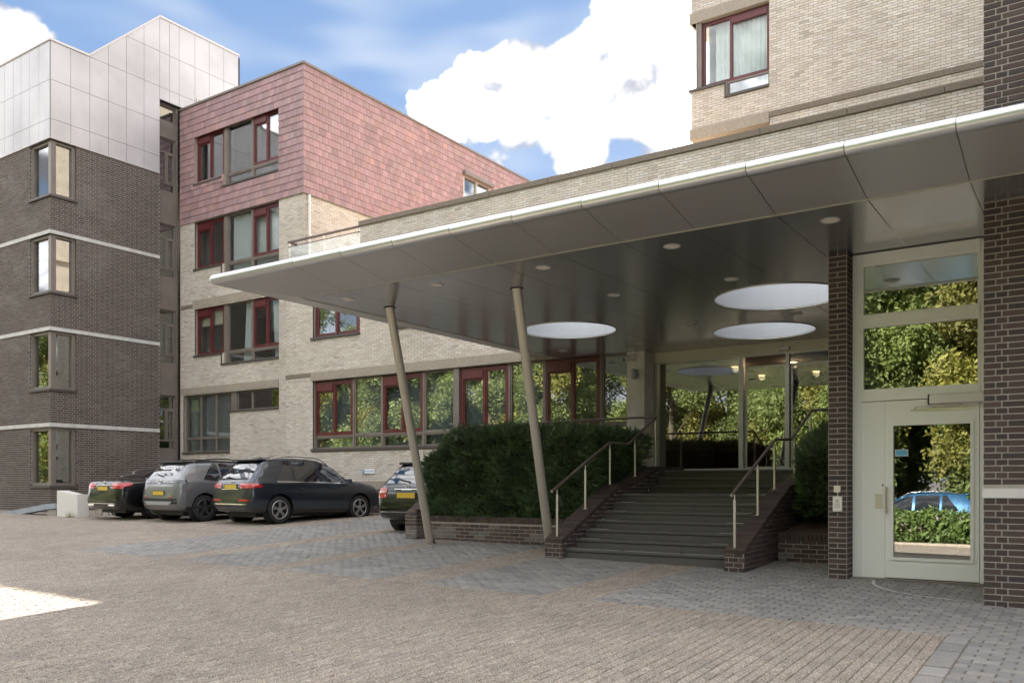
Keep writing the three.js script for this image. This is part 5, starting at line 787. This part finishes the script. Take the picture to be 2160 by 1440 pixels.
// silver grey compact crossover with black roof
makeCar('crossover_car', 'grey compact crossover car with a black roof and silver rear skid plate', {
  L: 4.30, ra: .80, wb: 2.60, wr: .345, spokes: 5, twin: false, rim: std([.10, .10, .105], .35, { metalness: .6 }), X: -20.30, D: 14.35, yaw: .05, mirror: 2.9, paint: paint([.17, .175, .185]), mirrorMat: darkTrim,
  top: [[0, .66], [.03, .86], [.07, 1.02], [.13, 1.14], [.28, 1.34], [.46, 1.53], [.70, 1.585], [1.6, 1.61], [2.3, 1.575], [2.75, 1.40], [3.25, 1.09], [3.5, 1.05], [4.05, .97], [4.22, .82], [4.30, .64]],
  belt: [[0, .60], [.14, 1.0], [1, 1.06], [3.2, 1.0], [3.5, .96], [4.1, .86], [4.30, .58]], w: [[0, .74], [.07, .86], [.3, .90], [1.5, .90], [3.6, .89], [4.2, .78], [4.30, .62]], wt: [[0, .64], [.14, .74], [.50, .60], [2.3, .585], [2.75, .62], [3.25, .72], [4.2, .64], [4.30, .5]], bot: [[0, .42], [.12, .30], [.5, .24], [3.8, .22], [4.30, .34]],
  detail: (k) => {
    const { t, rear, sideP, cst, belt, top } = k; rear('rear_window', (v) => -lerp(.64, .52, v), (v) => lerp(.64, .52, v), 1.18, 1.46, .006, carGlass);
    mk(t, 'roof', k.grid(12, 14, (u, v) => { const s = lerp(.42, 2.85, v), x = lerp(-.56, .56, u); return [x, top(s) + .004 - .03 * Math.pow(Math.abs(x) / .58, 3), k.Z(s)]; }), darkTrim); mk(t, 'spoiler', (() => { const g = rbox(-.58, .58, 1.525, 1.575, -.16, .14, .02, 3); g.translate(0, 0, k.Z(.50)); return g; })(), darkTrim);
    const gy = (s) => belt(s) + .03, gt = (s) => Math.min(top(s) - .09, 1.52);
    for (const sg of [1, -1]) { sideP('side_window', sg, .80, 1.30, gy, (s) => lerp(gy(.8) + .03, gt(s), clamp((s - .80) / .34)), .006, carGlass); sideP('side_window', sg, 1.36, 2.1, gy, gt, .006, carGlass); sideP('side_window', sg, 2.18, 3.05, gy, (s) => Math.max(gy(s) + .02, gt(s)), .006, carGlass); mk(t, 'roof_rail', (() => { const c = new THREE.CatmullRomCurve3([.7, 1.2, 1.8, 2.4].map((s, i) => V(sg * .57, top(s) + (i === 0 || i === 3 ? -.02 : .03), k.Z(s)))); return new THREE.TubeGeometry(c, 20, .016, 8); })(), darkTrim);
      rear('tail_light', () => sg > 0 ? .46 : -.86, () => sg > 0 ? .86 : -.46, .99, 1.08, .012, carGlass); sideP('tail_light', sg, .10, .30, cst(.99), cst(1.075), .010, carGlass); rear('reflector', () => sg > 0 ? .52 : -.62, () => sg > 0 ? .62 : -.52, .62, .66, .012, lampRed); sideP('sill_trim', sg, .25, 3.9, cst(.27), cst(.40), .008, darkTrim); sideP('door_seam', sg, 1.33, 1.338, cst(.4), (q) => belt(q), .0025, darkTrim, t, 1); }
    rear('tailgate_band', () => -.45, () => .45, .99, 1.08, .010, carGlass); plateOf(k, .74); rear('lower_bumper', () => -.80, () => .80, .46, .60, .010, darkTrim); rear('skid_plate', (v) => -lerp(.50, .66, v), (v) => lerp(.50, .66, v), .43, .52, .022, std([.42, .43, .44], .4, { metalness: .5 })); wiper(k, 1.18);
    const g = new THREE.TorusGeometry(.055, .009, 8, 28); g.translate(0, 1.035, k.Z(k.rearAt(0, 1.035)) + .024); mk(t, 'emblem', g, chrome); mk(t, 'antenna', tube(V(0, 1.58, k.Z(.75)), V(0, 1.76, k.Z(.55)), .008, 8, .003), darkTrim);
  } });
// black saloon
makeCar('saloon_car', 'black saloon car with chrome trimmed bumper parked beside the crossover', {
  L: 4.92, ra: 1.08, wb: 2.94, wr: .335, spokes: 5, twin: true, X: -22.55, D: 14.40, yaw: .03, mirror: 3.45, paint: paint([.008, .008, .010], .25),
  top: [[0, .60], [.03, .78], [.07, .93], [.12, 1.02], [.25, 1.06], [.75, 1.11], [1.0, 1.22], [1.5, 1.40], [1.95, 1.455], [2.6, 1.46], [3.1, 1.37], [3.75, 1.06], [4.0, 1.02], [4.6, .90], [4.84, .76], [4.92, .6]],
  belt: [[0, .56], [.12, .93], [1, 1.0], [3.6, .96], [4.0, .93], [4.6, .83], [4.92, .54]], w: [[0, .74], [.08, .86], [.35, .91], [1.5, .925], [4.0, .91], [4.7, .80], [4.92, .62]], wt: [[0, .62], [.12, .76], [.75, .72], [1.5, .56], [2.6, .565], [3.1, .60], [3.75, .72], [4.7, .64], [4.92, .5]], bot: [[0, .36], [.12, .26], [.6, .20], [4.3, .18], [4.92, .30]],
  detail: (k) => {
    const { t, rear, sideP, cst, belt, top } = k; mk(t, 'rear_window', k.grid(12, 8, (u, v) => { const s = lerp(.86, 1.52, v), hw = lerp(.62, .50, v), x = lerp(-hw, hw, u); return [x, top(s) + .006 - .012 * (x / .6) * (x / .6), k.Z(s) + .004]; }), carGlass);
    const gy = (s) => belt(s) + .035, gt = (s) => Math.max(gy(s) + .02, top(s) - .10);
    for (const sg of [1, -1]) { sideP('side_window', sg, 1.22, 1.62, gy, (s) => lerp(gy(s) + .02, gt(s), clamp((s - 1.2) / .35)), .006, carGlass); sideP('side_window', sg, 1.68, 2.4, gy, gt, .006, carGlass); sideP('side_window', sg, 2.48, 3.5, gy, gt, .006, carGlass); sideP('window_trim', sg, 1.2, 3.5, (s) => gy(s) - .02, (s) => gy(s) - .002, .009, chrome);
      rear('tail_light', (v) => sg > 0 ? lerp(.44, .40, v) : -.86, (v) => sg > 0 ? .86 : -lerp(.44, .40, v), .82, .97, .012, lampRed); sideP('tail_light', sg, .10, .38, (s) => lerp(.83, .92, s / .38), cst(.985), .011, lampRed); mk(t, 'exhaust', (() => { const g = rbox(-.14, .14, .335, .395, -.03, .03, .02, 3); g.translate(sg * .52, 0, k.Z(.0) + .0); return g; })(), chrome); sideP('sill_trim', sg, 1.5, 3.6, cst(.255), cst(.275), .008, chrome); }
    plateOf(k, .83, .26, .055); rear('tailgate_trim', () => -.38, () => .38, .90, .918, .022, chrome); rear('bumper_trim', () => -.72, () => .72, .41, .425, .012, chrome); const L = [new THREE.TorusGeometry(.05, .007, 8, 24)]; for (let i = 0; i < 3; i++) { const b = new THREE.BoxGeometry(.008, .048, .006); b.translate(0, .024, 0); b.rotateZ(i * 2.094); L.push(b); } const e = merge(L); e.translate(0, .985, k.Z(k.rearAt(0, .985)) + .02); mk(t, 'emblem', e, chrome);
  } });
// black hatchback people carrier next to the hedge
makeCar('hatchback_car', 'black tall hatchback car with a yellow number plate partly hidden behind the hedge', {
  L: 4.36, ra: .80, wb: 2.70, wr: .325, spokes: 5, twin: true, X: -12.38, D: 14.95, yaw: 0, mirror: 3.0, paint: paint([.010, .010, .012], .25),
  top: [[0, .60], [.03, .78], [.07, .94], [.12, 1.02], [.26, 1.20], [.44, 1.42], [.55, 1.50], [.85, 1.55], [1.7, 1.56], [2.4, 1.52], [2.9, 1.34], [3.4, 1.06], [3.6, 1.03], [4.1, .93], [4.28, .80], [4.36, .62]],
  belt: [[0, .56], [.12, .95], [1, 1.02], [3.3, .97], [3.6, .94], [4.1, .84], [4.36, .56]], w: [[0, .72], [.07, .84], [.3, .885], [1.5, .895], [3.6, .88], [4.2, .78], [4.36, .62]], wt: [[0, .62], [.12, .72], [.5, .60], [2.4, .59], [2.9, .62], [3.4, .72], [4.2, .64], [4.36, .5]], bot: [[0, .38], [.12, .28], [.5, .22], [3.8, .20], [4.36, .32]],
  detail: (k) => {
    const { t, rear, sideP, cst, belt, top } = k; rear('rear_window', (v) => -lerp(.64, .54, v), (v) => lerp(.64, .54, v), 1.06, 1.40, .006, carGlass); mk(t, 'spoiler', (() => { const g = rbox(-.58, .58, 1.47, 1.53, -.14, .14, .02, 3); g.translate(0, 0, k.Z(.60)); return g; })(), t.children[0].material);
    const gy = (s) => belt(s) + .035, gt = (s) => Math.max(gy(s) + .02, Math.min(top(s) - .10, 1.48));
    for (const sg of [1, -1]) { sideP('side_window', sg, .85, 1.3, gy, (s) => lerp(gy(s) + .02, gt(s), clamp((s - .85) / .3)), .006, carGlass); sideP('side_window', sg, 1.37, 2.2, gy, gt, .006, carGlass); sideP('side_window', sg, 2.28, 3.2, gy, gt, .006, carGlass); rear('tail_light', () => sg > 0 ? .56 : -.86, () => sg > 0 ? .86 : -.56, .74, .96, .012, lampRed); rear('tail_light_lens', () => sg > 0 ? .60 : -.80, () => sg > 0 ? .80 : -.60, .85, .885, .016, lampClear); sideP('tail_light', sg, .10, .30, cst(.76), cst(.965), .010, lampRed); }
    plateOf(k, .80, .26, .06); rear('tailgate_trim', () => -.34, () => .34, .91, .935, .024, chrome); rear('bumper_trim', (v) => -.70, () => .70, .425, .445, .014, chrome); rear('lower_bumper', () => -.66, () => .66, .38, .42, .008, darkTrim); wiper(k, 1.09);
    const L = [new THREE.TorusGeometry(.05, .007, 8, 24)]; for (let i = 0; i < 3; i++) { const b = new THREE.BoxGeometry(.008, .048, .006); b.translate(0, .024, 0); b.rotateZ(i * 2.094); L.push(b); } const e = merge(L); e.translate(0, .995, k.Z(k.rearAt(0, .995)) + .02); mk(t, 'emblem', e, chrome);
  } });

// ---------- small things around the forecourt ----------
{ const t = thing('wing_wall', 'low white rendered wing wall with a sloping top in front of the tower', 'wall'); const g = extrude([[-25.40, 0], [-24.30, 0], [-24.30, .84], [-24.58, .835], [-25.40, .94]], .34); g.translate(0, 0, -13.95); mk(t, 'render', boxUV(g), M.white); rebase(t, -24.9, .1, -13.7); }
{ const t = thing('ramp_parapet', 'grey blue sloping concrete parapet of the basement ramp at the tower foot', 'parapet'); const g = extrude([[-36, -.78], [-26.0, .38], [-25.5, .41], [-25.5, .57], [-26.0, .54], [-36, -.60]], .25); g.translate(0, 0, -13.86); mk(t, 'coping', boxUV(g), std([.36, .40, .45], .7, { map: scaled(T.stain, .5) })); mk(t, 'wall', box(-25.98, -25.5, -.2, .375, -13.84, -13.64), M.mortarDark); rebase(t, -26, .1, -13.7); }
{ const t = thing('pale_slab', 'short pale concrete slab lying at the foot of the ramp parapet', 'slab'); mk(t, 'slab', rbox(-26.9, -25.85, .05, .15, -13.62, -13.45, .02), M.white); rebase(t, -26.4, .05, -13.5); }
{ const t = thing('bike_rack', 'small slanted metal bicycle rack beside the white wing wall', 'bicycle rack'), g0 = ground(-24, 14.1); for (let k = 0; k < 3; k++) mk(t, 'hoop', merge([tube(V(-24.2 + k * .34, g0, -14.1), V(-24.2 + k * .34, g0 + .45 - k * .1, -14.1), .014), tube(V(-24.2 + k * .34, g0 + .45 - k * .1, -14.1), V(-23.9 + k * .34, g0 + .22 - k * .06, -14.1), .014), tube(V(-23.9 + k * .34, g0 + .22 - k * .06, -14.1), V(-23.9 + k * .34, g0, -14.1), .014)]), M.steel); mk(t, 'rail', merge([tube(V(-24.25, g0 + .50, -14.15), V(-23.2, g0 + .14, -14.15), .016), tube(V(-24.3, g0 + .02, -14.1), V(-22.9, g0 + .02, -14.1), .016)]), M.steel); rebase(t, -23.8, g0, -14.1); }
{ const cv = document.createElement('canvas'); cv.width = 256; cv.height = 64; const c = cv.getContext('2d'); c.fillStyle = '#dfe3e6'; c.fillRect(0, 0, 256, 64); c.fillStyle = '#1f4fa8'; c.fillRect(4, 6, 52, 52); c.fillStyle = '#ffffff'; c.font = 'bold 48px sans-serif'; c.fillText('P', 14, 50); c.fillStyle = '#8a9299'; for (let k = 0; k < 9; k++) c.fillRect(68 + k * 19, 26, 13, 14);
  const tx = new THREE.CanvasTexture(cv); tx.colorSpace = THREE.SRGBColorSpace; const t = thing('parking_sign', 'small white wall sign with a blue P above the plinth', 'sign'), F = FX(DB); mk(t, 'board', lb(F, -17.93, -17.40, 1.435, 1.575, .015, .03), M.white); const g = new THREE.PlaneGeometry(.52, .13); g.translate(-17.665, 1.505, .033); mk(t, 'print', F.put(g), new THREE.MeshStandardMaterial({ map: tx, roughness: .5 })); rebase(t, -17.66, 1.44, -DB); }
{ const t = thing('grass_tuft', 'dry grass tuft growing at the foot of the white wing wall', 'grass', null, 'stuff'), L = [], r = rng(3); for (let k = 0; k < 90; k++) { const x = -24.45 + (r() - .5) * .35, z = -13.5 + (r() - .5) * .2, y = ground(x, -z), h = .08 + r() * .18, dx = (r() - .5) * .16, dz = (r() - .5) * .16; L.push(x - .004, y, z, x + .004, y, z, x + dx, y + h, z + dz); } const g = new THREE.BufferGeometry(); g.setAttribute('position', new THREE.Float32BufferAttribute(L, 3)); g.computeVertexNormals(); boxUV(g); mk(t, 'blades', g, std([.22, .19, .08], .9, { side: THREE.DoubleSide })); rebase(t, -24.45, .1, -13.5); }

{ const t = thing('fallen_leaves', 'scattered brown fallen leaves on the blocks near the planters', 'leaves', null, 'stuff'), L = [], r = rng(13); const drop = (x, D) => { const y = ground(x, D) + .022 + r() * .006, a = r() * 6.28, s = .012 + r() * .016, c = Math.cos(a) * s, e = Math.sin(a) * s, u = r() * .012, v = r() * .012; L.push(x - c, y + u, -D - e, x + e * .5, y, -D - c * .5, x + c, y + v, -D + e, x - c, y + u, -D - e, x + c, y + v, -D + e, x - e * .5, y, -D + c * .5); };
  for (let k = 0; k < 160; k++) drop(-4.15 + 1.05 * r(), 13.5 - 1.1 * r() * r()); for (let k = 0; k < 90; k++) drop(-11.4 + 3.7 * r(), 13.6 - .35 * r() * r()); for (let k = 0; k < 140; k++) drop(-16 + 15 * r(), 6 + 7 * r());
  const g = new THREE.BufferGeometry(); g.setAttribute('position', new THREE.Float32BufferAttribute(L, 3)); g.computeVertexNormals(); boxUV(g); mk(t, 'leaves', g, std([.15, .075, .035], .9, { side: THREE.DoubleSide })); }

// ---------- what the panes mirror: sunlit trees, shrubs and a blue car across the drive ----------
function leafCluster(n, size, spread, seed) { const r = rng(seed), P = [], q = new THREE.Quaternion(); for (let k = 0; k < n; k++) { const c = V(r() - .5, r() - .5, r() - .5).multiplyScalar(spread * 2), a = V(r() - .5, r() - .2, r() - .5).normalize(), s = size * (.7 + .6 * r()); q.setFromUnitVectors(V(0, 0, 1), a).multiply(new THREE.Quaternion().setFromAxisAngle(V(0, 0, 1), r() * 6.28)); const pts = [[0, -s, 0], [s * .45, 0, s * .12], [0, s, 0], [-s * .45, 0, s * .12]].map((p) => V(...p).applyQuaternion(q).add(c)); for (const i of [0, 1, 2, 0, 2, 3]) P.push(pts[i].x, pts[i].y, pts[i].z); } const g = new THREE.BufferGeometry(); g.setAttribute('position', new THREE.Float32BufferAttribute(P, 3)); g.computeVertexNormals(); return g; }
const leafA = leafCluster(26, .085, .32, 4), leafB = leafCluster(14, .09, .16, 6);
const leafMat = phy([.165, .215, .048], .6, { side: THREE.DoubleSide, transmission: .35, thickness: 0 });
const bark = std([.10, .08, .06], .95, { map: scaled(T.stain, .6) });
function tree(label, x, D, h, rad, seed, tint) {
  const t = thing('broadleaf_tree', label, 'tree', 'trees across the drive'), r = rng(seed), y0 = ground(0, -4), L = [], tips = [];
  L.push(tube(V(0, -.3, 0), V(.1, h * .45, .1), .24, 12, .16), tube(V(.1, h * .45, .1), V(0, h * .86, 0), .16, 10, .05));
  for (let k = 0; k < 9; k++) { const a = k * 2.4 + r(), y = h * (.16 + .07 * k), e = V(Math.cos(a) * rad * (.55 + .25 * r()), y + h * .12, Math.sin(a) * rad * (.55 + .25 * r())); L.push(tube(V(.05, y, .05), e, .075, 8, .025)); tips.push(e); }
  mk(t, 'trunk', merge(L), bark);
  const N = 3000, im = new THREE.InstancedMesh(leafA, leafMat, N), m = new THREE.Matrix4(), q = new THREE.Quaternion(), c = new THREE.Color(), lobes = Array.from({ length: 26 }, () => { const a = r() * 6.28, u = r() * 2 - 1, f = .55 + .4 * r(); return [Math.cos(a) * Math.sqrt(1 - u * u) * rad * f, h * .54 + u * h * .40, Math.sin(a) * Math.sqrt(1 - u * u) * rad * f, rad * (.26 + .22 * r()), .75 + .5 * r(), r()]; });
  for (let i = 0; i < N; i++) { const l = lobes[Math.floor(r() * 26)], a = r() * 6.28, u = r() * 2 - 1, f = Math.pow(r(), .4); q.setFromEuler(new THREE.Euler(r() * 6, r() * 6, r() * 6)); const s = .7 + .8 * r(); m.compose(V(l[0] + Math.cos(a) * Math.sqrt(1 - u * u) * l[3] * f, l[1] + u * l[3] * f * .85, l[2] + Math.sin(a) * Math.sqrt(1 - u * u) * l[3] * f), q, V(s, s, s)); im.setMatrixAt(i, m); const k = l[4] * (.75 + .5 * r()), au = l[5] < tint ? 1 : 0; c.setRGB(k * (1 + .5 * au), k * (1 + .14 * au), k * (1 - .2 * au)); im.setColorAt(i, c); }
  im.name = 'crown'; im.userData.kind = 'stuff'; im.castShadow = im.receiveShadow = true; t.add(im); t.position.set(x, y0, -D); return t;
}
const treeText = ['tall green tree mirrored in the ribbon windows', 'slender yellowing tree mirrored in the lobby glazing', 'broad tree mirrored in the tower corner windows'];
{ const r = rng(99); let i = 0; for (let x = -92; x < 12; x += 5.2 + r() * 1.6) { const h = 10.5 + r() * 5.5; tree(treeText[x < -62 ? 2 : x < -24 ? 0 : 1], x, -7.5 - r() * 3.5, h, 2.7 + r() * 1.0, 500 + i, .2 + .25 * r()); i++; tree('taller ' + treeText[x < -62 ? 2 : x < -24 ? 0 : 1].replace(/^tall /, '').replace('tree mirrored', 'tree of the rear row mirrored'), x + 2.6, -13 - r() * 3, 15 + r() * 4, 3.7 + r(), 900 + i, .2); } }
for (const [x, d, h, q, sd] of [[-6.2, -10.6, 13, 3.2, 71], [-2.4, -9.6, 12, 3.0, 72], [-9.4, -12.2, 16, 3.6, 73], [1.2, -11.5, 14, 3.3, 74], [-13, -10, 14, 3.2, 75]]) tree('dense green tree behind the blue car mirrored in the white door', x, d, h, q, sd, .15);
function shrub(label, name, x0, x1, D0, D1, h, n, seed, mat, flowers) { const t = thing(name, label, 'hedge'), r = rng(seed), im = new THREE.InstancedMesh(leafB, mat, n), m = new THREE.Matrix4(), q = new THREE.Quaternion(), c = new THREE.Color(), y0 = ground(0, -4); for (let i = 0; i < n; i++) { const x = lerp(x0, x1, r()), d = lerp(D0, D1, r()), y = y0 + h * Math.sqrt(r()) * (1 + .15 * IN.noise(x * 1.3, 2, d)); q.setFromEuler(new THREE.Euler(r() * 6, r() * 6, r() * 6)); const s = .7 + .6 * r(); m.compose(V(x, y, -d), q, V(s, s, s)); im.setMatrixAt(i, m); const f = flowers && r() < .03 && y > y0 + h * .5, k = .7 + .7 * r(); f ? c.setRGB(4.5, 2.2, 12) : c.setRGB(k, k, k); im.setColorAt(i, c); } im.name = 'foliage'; im.userData.kind = 'stuff'; im.castShadow = im.receiveShadow = true; t.add(im); mk(t, 'twigs', box(x0 + .15, x1 - .15, y0 - .1, y0 + h * .7, -D1 + .15, -D0 - .15), std([.02, .025, .01], 1)); rebase(t, (x0 + x1) / 2, y0, -(D0 + D1) / 2); return t; }
shrub('leafy flowering hedge mirrored in the glass of the white door', 'flowering_hedge', -9, 6, -6.2, -5.3, .95, 5200, 21, phy([.10, .16, .03], .6, { side: THREE.DoubleSide, transmission: .3, thickness: 0 }), true);
shrub('long green hedge under the trees mirrored in the ribbon windows', 'green_hedge', -92, -9, -6.4, -5.3, 1.9, 12000, 22, leafMat, false);
{ const t = thing('kerb', 'pale concrete kerb along the flowering hedge', 'kerb', null, 'structure'); const y = ground(0, -4.9); mk(t, 'stone', rbox(-92, 12, y - .2, y + .12, 5.05, 5.25, .02), M.concrete); t.userData.kind = 'structure'; rebase(t, 0, y, 5.15); }
{ const g = new THREE.PlaneGeometry(420, 200); g.rotateX(-Math.PI / 2); g.translate(-40, ground(0, -5) - .02, 105.2); boxUV(g); const t = thing('lawn', 'green ground under the trees across the drive', 'ground', null, 'structure'); mk(t, 'soil', g, std([.06, .075, .025], 1, { map: scaled(T.stain, .2) })); }
{ const src = scene.getObjectByName('suv_car'), c = src.clone(); c.name = 'blue_car'; c.userData = { label: 'bright blue car behind the flowering hedge mirrored in the white door', category: 'car' }; const old = src.children[0].material, blue = paint([.03, .115, .24]); c.traverse((o) => { if (o.isMesh && o.material === old) o.material = blue; }); c.position.set(-3.9, ground(0, -5) + .05, 7.5); c.rotation.y = Math.PI / 2; scene.add(c); }

renderer.render(scene, camera);
